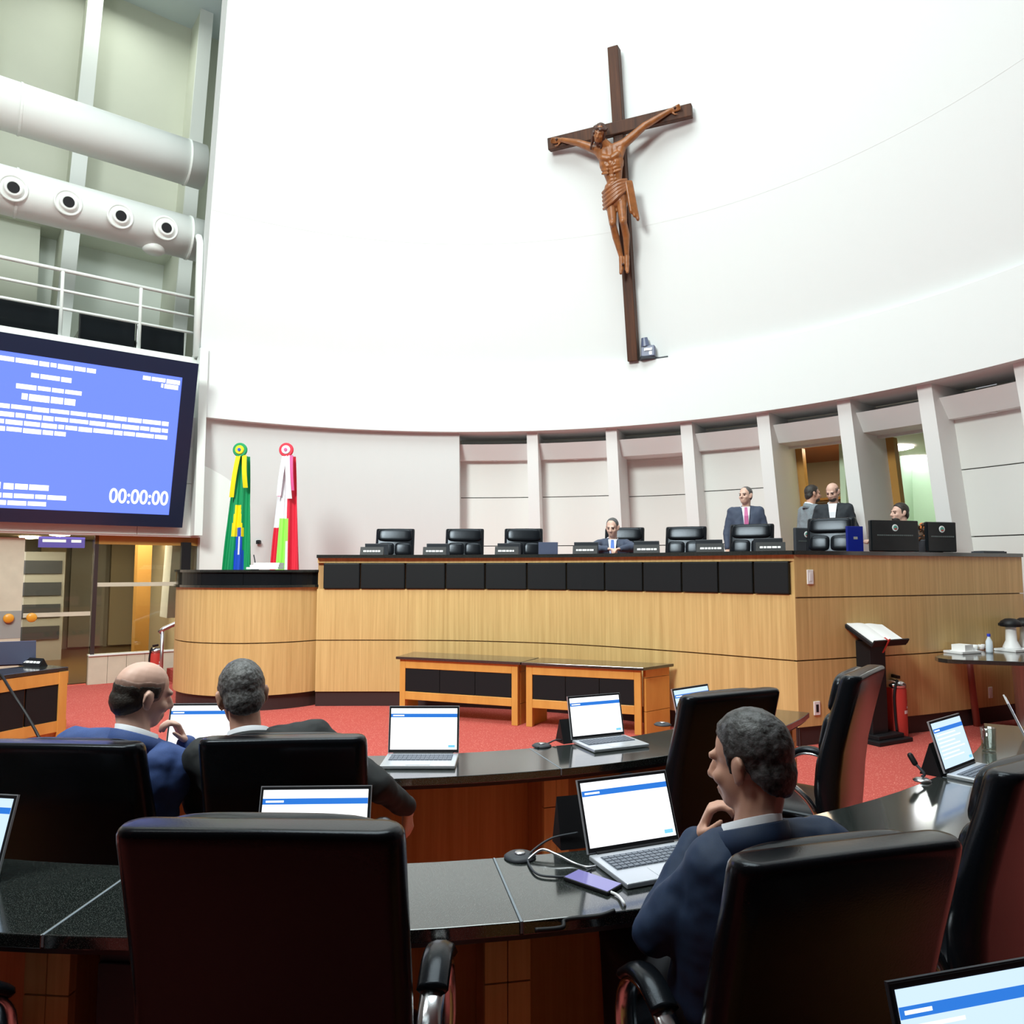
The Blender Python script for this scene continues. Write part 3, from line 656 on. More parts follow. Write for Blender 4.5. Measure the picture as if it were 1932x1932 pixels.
def br(u, v):
    if v > 0.52 and 0.42 < u < 0.74 and abs(u - 0.58) < 0.10 + 0.3 * (v - 0.52) and v < 0.90:
        return 3 if (0.60 < v < 0.74 and 0.58 < u < 0.66) else 2
    if v > 0.36 and abs(u - (0.50 + 0.12 * (v - 0.36))) < 0.13 + 0.45 * (v - 0.36) * (1 if v < 0.6 else 0) and v < 0.60: return 1
    if v >= 0.90 and 0.40 < u < 0.55: return 1
    return 0
flag('green yellow and blue flag hanging in folds on its pole', 460, 10.95, br, [G_, Y_, B_, W_], (G_, Y_, B_), None,
     ((-0.02, -0.10, 0.62, Y_), (0.07, 0.10, 0.48, Y_)), -0.05)
def sc(u, v):
    if v < 0.30: return 1 if u < 0.3 else (0 if u > 0.62 else 3)
    if v < 0.46: return 3 if u < 0.58 else 0
    if 0.26 < u < 0.66: return 3 if (v > 0.62 and 0.56 < u < 0.66) else 2
    return 3 if (u <= 0.26 and v < 0.55) else 0
flag('red white and lime flag hanging in folds on its pole', 546, 10.95, sc, [R_, P_, L_, W_], (R_, W_, P_), None,
     ((-0.02, -0.09, 0.60, W_), (0.02, 0.07, 0.64, W_), (0.07, 0.10, 0.52, P_)), -0.02)
sp = wp(wang(561, 1012, 2.1), lr(2.1), 2.13)
tag(MB().box(sp + Vector((0, -0.04, 0)), (0.06, 0.08, 0.06)).box(sp + Vector((0.02, -0.09, 0.015)), (0.05, 0.03, 0.04)).build('wall_sensor', 'black'), 'tiny black sensor on the white wall right of the flags', 'sensor')
sp = at(1838, 1012, Y=8.9)
# ---- centre tables
def table(label, fl_, fr_, bl_, br_, panels=3):
    z = 0.68; cx = (fl_[0] + br_[0]) / 2; cy = (fl_[1] + br_[1]) / 2
    t = thing('low_table', label, 'table', (cx, cy, 0), group='low wooden tables before the rostrum')
    fl_, fr_, bl_, br_ = [Vector((*p, 0)) for p in (fl_, fr_, bl_, br_)]
    ex = (fr_ - fl_).normalized(); ey = (bl_ - fl_).normalized()
    top = [fl_ - ex * 0.04 - ey * 0.03, fr_ + ex * 0.04 - ey * 0.03, br_ + ex * 0.04 + ey * 0.03, bl_ - ex * 0.04 + ey * 0.03]
    MB().prism([(p.x, p.y) for p in top], z - 0.03, z).build('table_top', 'granite', t, bevel=0.004)
    def bar(a, b, w_, z0, z1, name, m_='orange'):
        d = (b - a).normalized(); n_ = Vector((-d.y, d.x, 0)) * w_
        MB().prism([(p.x, p.y) for p in (a, b, b + n_, a + n_)], z0, z1).build(name, m_, t, bevel=0.004)
    L = (fr_ - fl_).length
    bar(fl_, fl_ + ex * 0.07, 0.07, 0, z - 0.03, 'post'); bar(fr_ - ex * 0.07, fr_, 0.07, 0, z - 0.03, 'post')
    bar(fl_ + ex * 0.07, fr_ - ex * 0.07, 0.05, z - 0.13, z - 0.03, 'top_rail')
    bar(fl_ + ex * 0.07, fr_ - ex * 0.07, 0.05, 0.20, 0.29, 'lower_rail')
    w_ = (L - 0.14) / panels
    for k in range(panels):
        a = fl_ + ex * (0.07 + k * w_ + 0.002) + ey * 0.008; bar(a, a + ex * (w_ - 0.004), 0.035, 0.292, z - 0.132, 'padded_panel', 'leather2')
    for a, b in ((fl_, bl_), (fr_, br_)):
        d = (b - a).normalized(); s = -1 if a is fl_ else 1
        a2 = a + d * 0.075; n_ = Vector((-d.y, d.x, 0)) * (0.035 * (-1 if a is fl_ else 1))
        for z0, z1 in ((0, 0.22), (0.226, z - 0.12), (z - 0.114, z - 0.03)):
            MB().prism([(p.x, p.y) for p in (a2, b, b + n_, a2 + n_)], z0, z1).build('side_board', 'orange', t)
    return t
table('low wooden table with black padded front, left of the pair', (-1.285, 8.61), (0.06, 8.115), (-1.16, 9.06), (0.26, 8.49))
table('low wooden table with black padded front, right of the pair', (0.15, 8.08), (1.31, 7.66), (0.36, 8.45), (1.66, 7.94))

# ---- lectern stand
lb_ = at(1655, 1396, z=0); lt = thing('lectern_stand', 'black pedestal lectern holding an open white book', 'lectern', (lb_.x, lb_.y, 0), R(28))
MB().box((0, 0, 0.02), (0.50, 0.42, 0.04)).box((0, 0, 0.06), (0.38, 0.32, 0.04)).build('base', 'black', lt, bevel=0.006, local=True)
MB().box((-0.05, 0, 0.52), (0.23, 0.16, 0.90)).build('pillar', 'black', lt, bevel=0.006, local=True)
tl = Matrix.Rotation(R(30), 3, 'X')
MB().box((-0.03, 0, 1.06), (0.52, 0.46, 0.035), tl).build('book_rest', 'black', lt, bevel=0.005, local=True)
MB().box(Vector((-0.03, 0, 1.06)) + tl @ Vector((0, -0.225, 0.03)), (0.52, 0.015, 0.05), tl).build('book_ledge', 'black', lt, local=True)
bk_ = thing('open_book', 'open white book lying on the black lectern', 'book', (lb_.x, lb_.y, 0), R(28))
for s in (-1, 1):
    mb = MB(); rg = []
    for i in range(9):
        u = i / 8; h = 0.026 + 0.008 * math.sin(PI * min(1, u * 1.3)) * (1 - u)
        rg.append([Vector((-0.03, 0, 1.06)) + tl @ Vector((s * u * 0.235, y, h if k else 0.019)) for y, k in ((-0.21, 0), (0.20, 0), (0.20, 1), (-0.21, 1))])
    mb.loft(rg); mb.build('page_block', 'paper', bk_, local=True)
MB().box(Vector((-0.10, 0, 1.06)) + tl @ Vector((0, -0.242, 0.0)), (0.022, 0.004, 0.16), tl).box(Vector((-0.10, 0, 1.06)) + tl @ Vector((0, -0.215, 0.06)), (0.022, 0.05, 0.004), tl).build('red_ribbon', 'red', bk_, local=True)

# ---- side table with refreshments
sa = at(1776, 1232, z=0.75); n_s = (SIDE[2] - SIDE[1]).normalized(); n_o = Vector((n_s.y, -n_s.x, 0))
stb = thing('side_table', 'black topped side table with one red leg against the rostrum', 'table', (4.95, 7.75, 0))
o0 = Vector((4.37, 7.80, 0)); tw = 0.52
pts = [o0 + n_o * (0.02), o0 + n_s * 1.6 + n_o * 0.02, o0 + n_s * 1.6 + n_o * tw] + [o0 + n_s * (0.16 - 0.16 * math.sin(a)) + n_o * (tw - 0.16 + 0.16 * math.cos(a)) for a in (0, 0.4, 0.8, 1.2, 1.57)]
MB().prism([(4.50, 7.84), (4.25, 7.55), (4.215, 7.43), (4.25, 7.33), (4.36, 7.27), (5.4, 6.95), (5.85, 8.44)], 0.76, 0.80).build('table_top', 'granite', stb, bevel=0.004)
lp = at(1838, 1368, z=0); MB().cyl((lp.x, lp.y - 0.05, 0), (lp.x - 0.06, lp.y - 0.05, 0.76), 0.035, n=14).build('leg', mat('dull_red_leg', (0.30, 0.07, 0.05), 0.4), stb, smooth=True)
lp2 = Vector((5.72, 8.2, 0)); MB().cyl((lp2.x, lp2.y, 0), (lp2.x, lp2.y, 0.76), 0.035, n=14).build('leg', mat('dull_red_leg', (0.30, 0.07, 0.05), 0.4), stb, smooth=True)
def tabpt(px, py): p = at(px, py, z=0.80); return Vector((p.x, p.y, 0.80))
wb = at(1925, 1364, z=0)
bn = thing('waste_bin', 'tall white bin under the side table', 'bin', (5.56, 7.95, 0))
MB().lathe([(0.19, 0), (0.21, 0.02), (0.235, 0.68), (0.24, 0.70), (0.225, 0.72), (0.0, 0.725)], (5.56, 7.95, 0), n=28).build('body', 'whitep', bn, smooth=False)
MB().box((5.44, 7.755, 0.42), (0.10, 0.02, 0.02)).build('handle', 'dgrey', bn)
def cup(label, p, h=0.07, r=0.035):
    t = thing('cup', label, 'cup', p, group='white cups on the side table')
    MB().lathe([(0, 0), (r * 0.7, 0), (r * 0.8, h * 0.3), (r, h), (r * 0.9, h), (r * 0.7, h * 0.2), (0, h * 0.15)], p, n=18).build('bowl', 'whitep', t, smooth=True)
    MB().tube([Vector(p) + Vector((r * 0.9, 0, h * 0.8)), Vector(p) + Vector((r * 1.6, 0, h * 0.65)), Vector(p) + Vector((r * 0.8, 0, h * 0.25))], 0.006).build('handle', 'whitep', t)
def tray(label, p, w_, d):
    t = thing('serving_tray', label, 'tray', p)
    MB().box(Vector(p) + Vector((0, 0, 0.006)), (w_, d, 0.012), (0, 0, R(24))).build('tray_base', 'whitep', t)
    for sx, sy, a, b in ((0, -0.5, w_, 0.012), (0, 0.5, w_, 0.012), (-0.5, 0, 0.012, d), (0.5, 0, 0.012, d)):
        q_ = Matrix.Rotation(R(24), 3, 'Z') @ Vector((sx * w_, sy * d, 0.016)); MB().box(Vector(p) + q_, (a, b, 0.02), (0, 0, R(24))).build('tray_rim', 'whitep', t)
tp = tabpt(1816, 1232); tray('white tray with napkins at the left end of the side table', tp, 0.30, 0.20)
tag(MB().box(tp + Vector((0, 0, 0.055)), (0.15, 0.14, 0.07), (0, 0, R(30))).box(tp + Vector((0, 0, 0.022)), (0.17, 0.16, 0.012), (0, 0, R(28))).build('napkin_stack', 'paper'), 'block of white napkins on the left tray', 'napkins')
cup('white cup beside the napkins', tabpt(1838, 1231), 0.08, 0.04); cup('white cup next to the water bottle', tabpt(1852, 1226), 0.06, 0.035)
bp = tabpt(1867, 1232); t = thing('water_bottle', 'clear water bottle with blue cap on the side table', 'bottle', bp)
MB().lathe([(0, 0), (0.032, 0), (0.034, 0.02), (0.032, 0.12), (0.014, 0.16), (0.014, 0.175)], bp, n=18).build('body', mat('bottle_plastic', (0.72, 0.80, 0.88), 0.1, spec=0.6), t, smooth=True)
MB().cyl(bp + Vector((0, 0, 0.172)), bp + Vector((0, 0, 0.20)), 0.017, n=14).build('cap', mat('blue_cap', (0.03, 0.06, 0.55), 0.4), t)
tp = tabpt(1915, 1228); tray('white tray under the coffee flasks', tp, 0.34, 0.22)
for k, (px, py) in enumerate(((1909, 1226), (1936, 1224))):
    p = tabpt(px, py) + Vector((0, 0, 0.012)); t = thing('coffee_flask', ('white pump flask with black lid on the tray', 'white pump flask with black lid at the right picture edge')[k], 'flask', p)
    MB().lathe([(0, 0), (0.085, 0), (0.085, 0.02), (0.055, 0.09), (0.05, 0.23), (0.05, 0.24)], p, n=24).build('body', 'whitep', t, smooth=True)
    MB().lathe([(0.05, 0.235), (0.10, 0.24), (0.11, 0.27), (0.09, 0.30), (0.05, 0.325), (0, 0.33)], p, n=24).build('lid', 'black', t, smooth=True)
    MB().box(p + Vector((-0.11, -0.02, 0.265)), (0.06, 0.03, 0.03)).build('spout', 'black', t)

# ================================================================== DESK ROWS
DC = (-0.85, 6.6)
def dpos(a, r, z=0.0): return Vector((DC[0] + r * math.sin(a), DC[1] - r * math.cos(a), z))
def dang(px, py, z=0.75): p = at(px, py, z=z); return math.atan2(p.x - DC[0], DC[1] - p.y)
def desk_row(name, label, r0, r1, cuts, legs, C=DC, inner_pad=False):
    mid = (cuts[0] + cuts[-1]) / 2
    t = thing(name, label, 'desk', dpos(mid, (r0 + r1) / 2))
    for a, b in zip(cuts, cuts[1:]):
        n = max(4, int((b - a) / R(2.2)))
        MB().arc(C, r0, r1, a + 0.0007, b - 0.0007, 0.715, 0.75, n=n).build('granite_slab', 'granite', t, bevel=0.003)
        MB().arc(C, r0 + 0.03, r0 + 0.055, a + 0.002, b - 0.002, 0.12, 0.715, n=n).build('modesty_panel', 'orange_d', t)
        MB().arc(C, r1 - 0.08, r1 - 0.02, a, b, 0.695, 0.715, n=n).build('edge_rail', 'plinth', t)
        if inner_pad:
            k = 2
            for i in range(k):
                u0 = a + (b - a) * i / k; u1 = a + (b - a) * (i + 1) / k
                MB().arc(C, r0 + 0.005, r0 + 0.03, u0 + 0.002, u1 - 0.002, 0.26, 0.60, n=4).build('padded_panel', 'leather2', t)
            MB().arc(C, r0, r0 + 0.03, a, b, 0.60, 0.71, n=n).build('top_rail', 'orange', t); MB().arc(C, r0, r0 + 0.03, a, b, 0.16, 0.26, n=n).build('lower_rail', 'orange', t)
    for b in cuts[1:-1]:
        MB().arc(C, r0, r1, b - 0.0007, b + 0.0007, 0.72, 0.7505, n=1).build('joint', 'seam', t)
    for la in legs:
        h = 0.066 / r1
        for z0, z1 in ((0.0, 0.545), (0.55, 0.694)):
            for s in (-1, 1): MB().arc(C, r1 - 0.13, r1 - 0.10, min(la, la + s * h) + 0.0003, max(la, la + s * h) - 0.0003, z0, z1, n=1).build('leg_board', 'tan', t)
        MB().arc(C, r0 + 0.06, r1 - 0.13, la - h * 0.8, la + h * 0.8, 0.0, 0.70, n=1).build('leg_core', 'orange_d', t)
    return t
s1 = dang(972, 1711); s0 = dang(125, 1733)
step = s1 - s0
c1 = [s0 - 2 * step, s0 - step, s0, s1, s1 + step, s1 + 2 * step, R(61)]
desk_row('curved_desk', 'long curved black granite desk nearest the camera', 4.22, 4.66, c1, [s0 - 0.012, s1 - 0.004, s1 + step, s1 + 2 * step, s0 - step])
a_r = dang(1040, 1438); st2 = R(19.5)
c2 = [a_r - st2 * 2 - R(4), a_r - st2, a_r, a_r + st2, a_r + 2 * st2]
desk_row('curved_desk', 'curved black granite desk of the second row', 2.84, 3.26, c2, [a_r + 0.005 + st2 * k for k in (-2, -1, 0, 1, 2)])
# left end of the second row, seen from its padded inner side
p0 = at(130, 1258, z=0.75)
e_a = math.atan2(p0.x - DC[0], DC[1] - p0.y)
C3 = (0.3, 4.9); e_a = math.atan2(p0.x - C3[0], C3[1] - p0.y); r3 = (Vector((p0.x, p0.y)) - Vector(C3)).length
t = desk_row('curved_desk', 'curved desk end with black padded front at the left picture edge', r3, r3 + 0.44, [e_a, e_a + R(9), e_a + R(18)], [e_a + 0.02, e_a + R(18) - 0.02], C=C3, inner_pad=True)
MB().arc(C3, r3 - 0.012, r3 + 0.06, e_a + 0.003, e_a + 0.018, 0.0, 0.712, n=1).build('end_post', 'orange', t)
MB_ = None
# desk the photographer stands at (only its laptop is in view)
desk_row('curved_desk', 'black granite desk under the laptop at the lower right corner', 5.42, 5.86, [R(10.5), R(17.5), R(24.5)], [R(11.5), R(23.5)])
# metal drawer unit under the nearest desk
g = dpos(s0 + 0.035, 4.42); t = thing('drawer_unit', 'grey metal drawer unit under the nearest desk on the left', 'drawers', g, s0)
MB().box((0, 0, 0.34), (0.12, 0.30, 0.66)).build('body', 'dgrey', t, local=True, bevel=0.004)
for z in (0.16, 0.38, 0.56): MB().box((0, -0.155, z), (0.115, 0.012, 0.17)).build('drawer_front', 'dgrey', t, local=True, bevel=0.003)

# ================================================================== CHAIRS
def rring(w_, th, y, z, rr_, lean=0.0, n=5):
    """rounded rectangle section: width w_ (x), thickness th (y)"""
    rr_ = min(rr_, th / 2 - 0.001, w_ / 2 - 0.001); out = []
    for cx, cy, a0 in ((w_ / 2 - rr_, th / 2 - rr_, 0), (-w_ / 2 + rr_, th / 2 - rr_, 90), (-w_ / 2 + rr_, -th / 2 + rr_, 180), (w_ / 2 - rr_, -th / 2 + rr_, 270)):
        for k in range(n):
            a = R(a0 + 90 * k / (n - 1)); out.append(Vector((cx + rr_ * math.cos(a), y + cy + rr_ * math.sin(a), z + lean * (cy + rr_ * math.sin(a)))))
        if a0 == 90: out.append(Vector((-w_ / 2, y, z)))
        if a0 == 180: out.append(Vector((0, y - th / 2 + 0.004, z)))
    return out
def make_chair(top=1.18, w_=0.56):
    da = 0.075 if abs(top - 1.181) < 1e-4 else 0.0
    t = thing('office_chair', 'chair', 'chair')
    prof = [(0.40, -0.20, 0.05, 0.86), (0.44, -0.215, 0.09, 0.93), (0.55, -0.215, 0.11, 0.97), (0.68, -0.222, 0.115, 1.0), (0.82, -0.245, 0.11, 1.0), (0.95, -0.28, 0.105, 1.0), (1.06, -0.312, 0.10, 1.0)]
    s = top - 1.18
    rings = [rring(w_ * k, th, y, z + s * (z - 0.40) / 0.66, 0.045) for z, y, th, k in prof]
    for dz, k, tk in ((0.085, 1.0, 0.10), (0.103, 0.995, 0.098), (0.113, 0.98, 0.09), (0.119, 0.955, 0.074), (0.120, 0.90, 0.05)):
        rings.append(rring(w_ * k, tk, -0.312 - dz * 0.28, 1.06 + s + dz, 0.045))
    MB().loft(rings).build('backrest', 'leather', t, smooth=True, local=True)
    zs = top - 1.18
    MB().ell((0, -0.275, 1.080 + zs), (w_ * 0.445, 0.042, 0.098), (R(14), 0, 0), n=24, e=0.45).build('head_cushion', 'leather', t, smooth=True, local=True)
    for sx in (-1, 1):
        MB().ell((sx * w_ * 0.222, -0.225, 0.885 + zs * 0.7), (w_ * 0.220, 0.040, 0.100), (R(12), 0, 0), n=20, e=0.5).build('back_cushion', 'leather', t, smooth=True, local=True)
        MB().ell((sx * w_ * 0.222, -0.198, 0.68 + zs * 0.4), (w_ * 0.220, 0.045, 0.125), (R(6), 0, 0), n=20, e=0.5).build('back_cushion', 'leather', t, smooth=True, local=True)
    MB().ell((0, 0.03, 0.465), (w_ * 0.48, 0.27, 0.065), n=28, e=0.5).build('seat', 'leather', t, smooth=True, local=True)
    for sx in (-1, 1):
        pth = smoothpath([(x, y, z + da * min(1, (z - 0.4) * 6)) for x, y, z in [(sx * 0.28, 0.06, 0.40), (sx * 0.300, 0.125, 0.50), (sx * 0.298, 0.125, 0.60), (sx * 0.298, 0.06, 0.665), (sx * 0.298, -0.04, 0.665), (sx * 0.298, -0.14, 0.60), (sx * 0.300, -0.19, 0.52), (sx * 0.27, -0.20, 0.43)]], 6)
        MB().tube(pth, 0.02, n=8, flat=(0.011, 0.030, (1, 0, 0))).build('arm_frame', 'chrome', t, smooth=True, local=True)
        pad = smoothpath([(x, y, z + da) for x, y, z in [(sx * 0.298, 0.115, 0.648), (sx * 0.298, 0.06, 0.684), (sx * 0.298, -0.01, 0.690), (sx * 0.298, -0.080, 0.662)]], 6)
        MB().tube(pad, 0.02, n=10, flat=(0.018, 0.036, (1, 0, 0))).build('arm_pad', 'leather', t, smooth=True, local=True)
    MB().cyl((0, 0, 0.10), (0, 0, 0.42), 0.03, n=14).build('gas_column', 'chrome', t, smooth=True, local=True)
    MB().box((0, 0.0, 0.405), (0.24, 0.26, 0.04)).build('seat_plate', 'black', t, local=True)
    for k in range(5):
        a = 2 * PI * k / 5 + 0.3; d = Vector((math.cos(a), math.sin(a), 0))
        lg_ = MB().tube([d * 0.02 + Vector((0, 0, 0.13)), d * 0.18 + Vector((0, 0, 0.105)), d * 0.31 + Vector((0, 0, 0.075))], 0.02, n=8).build('base_leg', 'chrome', t, smooth=True, local=True)
        sd = Vector((-d.y, d.x, 0)) * 0.022
        c_ = MB().cyl(d * 0.31 - sd + Vector((0, 0, 0.03)), d * 0.31 + sd + Vector((0, 0, 0.03)), 0.03, n=14).cyl(d * 0.31 + Vector((0, 0, 0.05)), d * 0.31 + Vector((0, 0, 0.08)), 0.012, n=8).build('caster', 'black', lg_, local=True)
    return t
protos = {}
def chair(label, loc, rz, top=1.18, group=None, z=0.0):
    key = round(top, 3)
    if key not in protos: o = make_chair(top); protos[key] = o
    else: o = copy_tree(protos[key])
    o.location = (loc[0], loc[1], z); o.rotation_euler = (0, 0, rz); tag(o, label, 'chair', group)
    return o
def chair_back(label, bx_, by_, rz, top, group=None):   # placed by the middle of the top edge of its back
    fwd = Vector((-math.sin(rz), math.cos(rz))); c = Vector((bx_, by_)) + fwd * 0.36
    return chair(label, c, rz, top, group)
GF = 'black leather chairs on the chamber floor'
chair_back('large black leather chair seen square from behind in the foreground', -0.485, 1.46, R(-2), 1.181, GF)
chair_back('black leather chair of the man in navy, right foreground', 0.715, 1.60, R(16), 1.09, GF)
chair_back('black leather chair cut by the right picture edge', 1.57, 2.20, R(31), 1.12, GF)
chair_back('black leather chair behind the bald man in blue', -1.52, 2.55, R(-4), 1.09, GF)
chair_back('black leather chair behind the man in black', -0.775, 2.56, R(4), 1.105, GF)
chair_back('empty black leather chair before the centre laptops, beside the grey-haired head', 1.0, 3.40, R(27), 1.12, GF)
chair_back('empty black leather chair seen from the side near the lectern', 1.74, 3.68, R(52), 1.18, GF)
chair_back('black leather chair at the lower left corner, only its arm in view', -1.60, 1.46, R(-8), 1.12, GF)

# ---- rostrum chairs, facing the chamber
GR = 'black leather chairs behind the rostrum'
nm = ['first', 'second', 'third', 'fourth', 'fifth', 'sixth', 'seventh']
for k, (px, Y, tp_) in enumerate(((746, 10.85, 1.22), (877, 10.85, 1.22), (988, 10.8, 1.22), (1178, 10.55, 1.22), (1294, 10.3, 1.22), (1418, 9.75, 1.22), (1568, 9.15, 1.26))):
    p = at(px, 1000, Y=Y); ang = math.atan2(p.x + 0.8, p.y - 3.0)
    rz = PI - ang * (0.9 if k > 2 else 0.35)
    fwd = Vector((-math.sin(rz), math.cos(rz)))
    chair(f'{nm[k]} black leather chair from the flags behind the rostrum', Vector((p.x, p.y)) + fwd * 0.30, rz, tp_, GR, 1.05)

# ================================================================== LAPTOPS
def laptop(label, hl, yaw, tilt=18, w_=0.345, z=0.75, scheme='white', closed_back=False, mat_l='silver'):
    """hl = middle of the hinge line, yaw = rotation about z (0: user sits at -Y), tilt = lid lean from vertical"""
    t = thing('laptop', label, 'laptop', (hl[0], hl[1], z), yaw)
    d = 0.235; h = 0.225
    MB().box((0, -d / 2, 0.010), (w_, d, 0.016)).build('base', mat_l, t, bevel=0.004, local=True)
    kb = MB().box((0, -0.085, 0.0185), (w_ * 0.86, 0.105, 0.002))
    for r_ in range(5):
        for c in range(14): kb.box((-w_ * 0.40 + c * w_ * 0.8 / 13, -0.045 - r_ * 0.0205, 0.0205), (w_ * 0.05, 0.016, 0.003))
    kb.build('keyboard', 'keys', t, local=True)
    MB().box((0, -0.19, 0.0185), (w_ * 0.32, 0.07, 0.001)).build('touchpad', mat_l, t, local=True)
    MB().cyl((-w_ * 0.42, 0.0, 0.016), (w_ * 0.42, 0, 0.016), 0.008, n=10).build('hinge', 'black', t, local=True)
    m = Matrix.Rotation(-R(tilt), 3, 'X'); o = Vector((0, 0.004, 0.018))
    L = lambda x, y, z_: o + m @ Vector((x, y, z_))
    def slab(x0, x1, z0, z1, y0, y1): return MB().hexa([L(x0, y0, z0), L(x1, y0, z0), L(x1, y1, z0), L(x0, y1, z0), L(x0, y0, z1), L(x1, y0, z1), L(x1, y1, z1), L(x0, y1, z1)])
    lid = slab(-w_ / 2, w_ / 2, 0, h, 0, 0.008).build('lid', mat_l, t, local=True)
    slab(-w_ / 2 + 0.003, w_ / 2 - 0.003, 0.003, h - 0.003, -0.0015, 0).build('bezel', 'black', lid, local=True)
    a = 'lap_white' if scheme == 'white' else 'lap_pale'; x0, x1, z0, z1 = -w_ / 2 + 0.010, w_ / 2 - 0.010, 0.016, h - 0.012
    slab(x0, x1, z0, z1, -0.0025, -0.0015).build('screen', a, lid, local=True)
    H = z1 - z0; W = x1 - x0
    slab(x0, x1, z1 - 0.22 * H, z1 - 0.13 * H, -0.003, -0.0025).build('screen_header', 'lap_blue', lid, local=True)
    slab(x0 + 0.03 * W, x0 + 0.20 * W, z1 - 0.19 * H, z1 - 0.16 * H, -0.0034, -0.003).build('screen_title', 'lap_white', lid, local=True)
    rg = random.Random(len(label))
    for k in range(7):
        zz = z1 - (0.30 + 0.085 * k) * H
        slab(x0 + 0.06 * W, x0 + rg.uniform(0.35, 0.9) * W, zz, zz + 0.006, -0.003, -0.0025).build('screen_text', 'lap_grey', lid, local=True)
    slab(x1 - 0.13 * W, x1 - 0.03 * W, z0 + 0.05 * H, z0 + 0.11 * H, -0.003, -0.0025).build('screen_button', mat('screen_cyan', (0, 0, 0), 0.4, emit=((0.2, 0.6, 0.9), 0.9)), lid, local=True)
    return t
def mid(a, b): p = (a + b) / 2; d = b - a; return p, math.atan2(d.y, d.x)
p, y = mid(at(1112, 1618, z=0.76), at(1282, 1590, z=0.76)); LJ = laptop('open laptop in front of the man in navy', p, y, 20, 0.345)
laptop('laptop screen showing above the foreground chair', (-0.62, 2.36), R(2), 16, 0.35)
laptop('laptop cut by the left picture edge', (-1.69, 2.29), R(-9), 16, 0.345, scheme='pale')
p, y = mid(at(733, 1424, z=0.76), at(864, 1424, z=0.76)); laptop('open laptop with blank white page facing the empty seat, second row', (p.x, p.y), y, 8, 0.35)
p, y = mid(at(322, 1418, z=0.76), at(432, 1416, z=0.76)); laptop('laptop on the second row desk between the two seated men', (p.x, p.y), R(2), 12, 0.35)
p, y = mid(at(1090, 1402, z=0.76), at(1168, 1386, z=0.76)); laptop('laptop left of the empty chair on the second row desk', (p.x, p.y), R(24), 12, 0.33)
p, y = mid(at(1290, 1372, z=0.76), at(1330, 1362, z=0.76)); laptop('laptop half hidden behind the empty chair of the second row', (1.085, 4.39), R(38), 14, 0.33, scheme='pale')
p, y = mid(at(1790, 1463, z=0.76), at(1838, 1441, z=0.76)); laptop('laptop with pale blue screen on the desk at the right', (p.x, p.y), R(38), 16, 0.33, scheme='pale')
laptop('silver laptop seen edge-on at the right picture edge', (2.74, 4.02), R(60), 22, 0.33)
p, y = mid(at(1680, 1868, z=0.97), at(1960, 1818, z=0.97)); laptop('laptop in the lower right corner', (p.x + 0.02, p.y - 0.06), y, 14, 0.345, scheme='pale', mat_l='dgrey')
lc = at(36, 1255, z=0.75); laptop('laptop with its back turned on the left desk end', (lc.x, lc.y - 0.05), R(205), 12, 0.33, mat_l='blueg')

# ---- name plates and microphones
def name_plate(label, c, yaw, z, w_=0.30, h=0.105, lit=True, group=None):
    t = thing('name_plate', label, 'name plate', (c[0], c[1], z), yaw, group)
    MB().add([(-w_ / 2, -0.045, 0), (w_ / 2, -0.045, 0), (w_ / 2, 0.045, 0), (-w_ / 2, 0.045, 0), (-w_ / 2, 0.0, h), (w_ / 2, 0.0, h)], [(3, 2, 1, 0), (0, 1, 5, 4), (2, 3, 4, 5), (0, 4, 3), (1, 2, 5)]).build('wedge', 'black', t, local=True)
    if lit:
        x = -w_ * 0.36; rg = random.Random(int(c[0] * 100)); n_ = Vector((0, -h, 0.045)).normalized()
        mb = MB()
        while x < w_ * 0.34:
            L = rg.uniform(0.02, 0.05); q = Vector((x + L / 2, -0.022, h * 0.5)) + n_ * 0.001
            mb.box(q, (L, 0.002, 0.022), (-math.atan2(0.045, h), 0, 0)); x += L + 0.008
        mb.build('lettering', 'whitep', t, local=True)
    return t
def mic(label, p, yaw, h=0.30, col='steel'):
    t = thing('desk_microphone', label, 'microphone', p, yaw)
    MB().lathe([(0.035, 0), (0.038, 0.005), (0.028, 0.012), (0.012, 0.016), (0, 0.016)], (0, 0, 0), n=18).build('base', col, t, local=True, smooth=True)
    MB().tube(smoothpath([(0, 0, 0.02), (0, 0.01, h * 0.5), (0, -0.03, h)]), 0.006).build('gooseneck', 'dgrey', t, local=True, smooth=True)
    MB().cap((0, -0.03, h), (0, -0.05, h + 0.03), 0.012).build('capsule', 'black', t, local=True, smooth=True)
    return t
pts7 = [(702, 9.62), (820, 9.62), (956, 9.5), (1104, 9.1), (1220, 8.75), (1340, 8.35), (1454, 7.95)]
for k, (px, Y) in enumerate(pts7):
    p = at(px, 1040, Y=Y); tx = 0.0 if k < 3 else -0.5 - 0.05 * k
    yaw = (0, 0, R(-10), R(-24), R(-32), R(-38), R(-42))[k]
    yaw *= 0.5
    name_plate(f'{nm[k]} black name plate from the flags on the rostrum', (p.x, p.y), yaw, 1.855, 0.30, 0.11, True, 'name plates on the rostrum')
    t = thing('tablet_monitor', f'{nm[k]} dark tablet monitor from the flags on the rostrum', 'monitor', (p.x + 0.03, p.y + 0.16, 1.855), yaw, 'tablet monitors on the rostrum')
    MB().box((0, 0, 0.085), (0.30, 0.02, 0.15), (R(14), 0, 0)).build('back_shell', 'dgrey', t, local=True, bevel=0.004)
    MB().box((0, 0.02, 0.008), (0.16, 0.10, 0.016)).build('foot', 'black', t, local=True)
p = at(1034, 1040, Y=9.6); t = thing('laptop', 'blue-grey laptop lid between the third chair and the seated man', 'laptop', (p.x, p.y, 1.855), R(180))
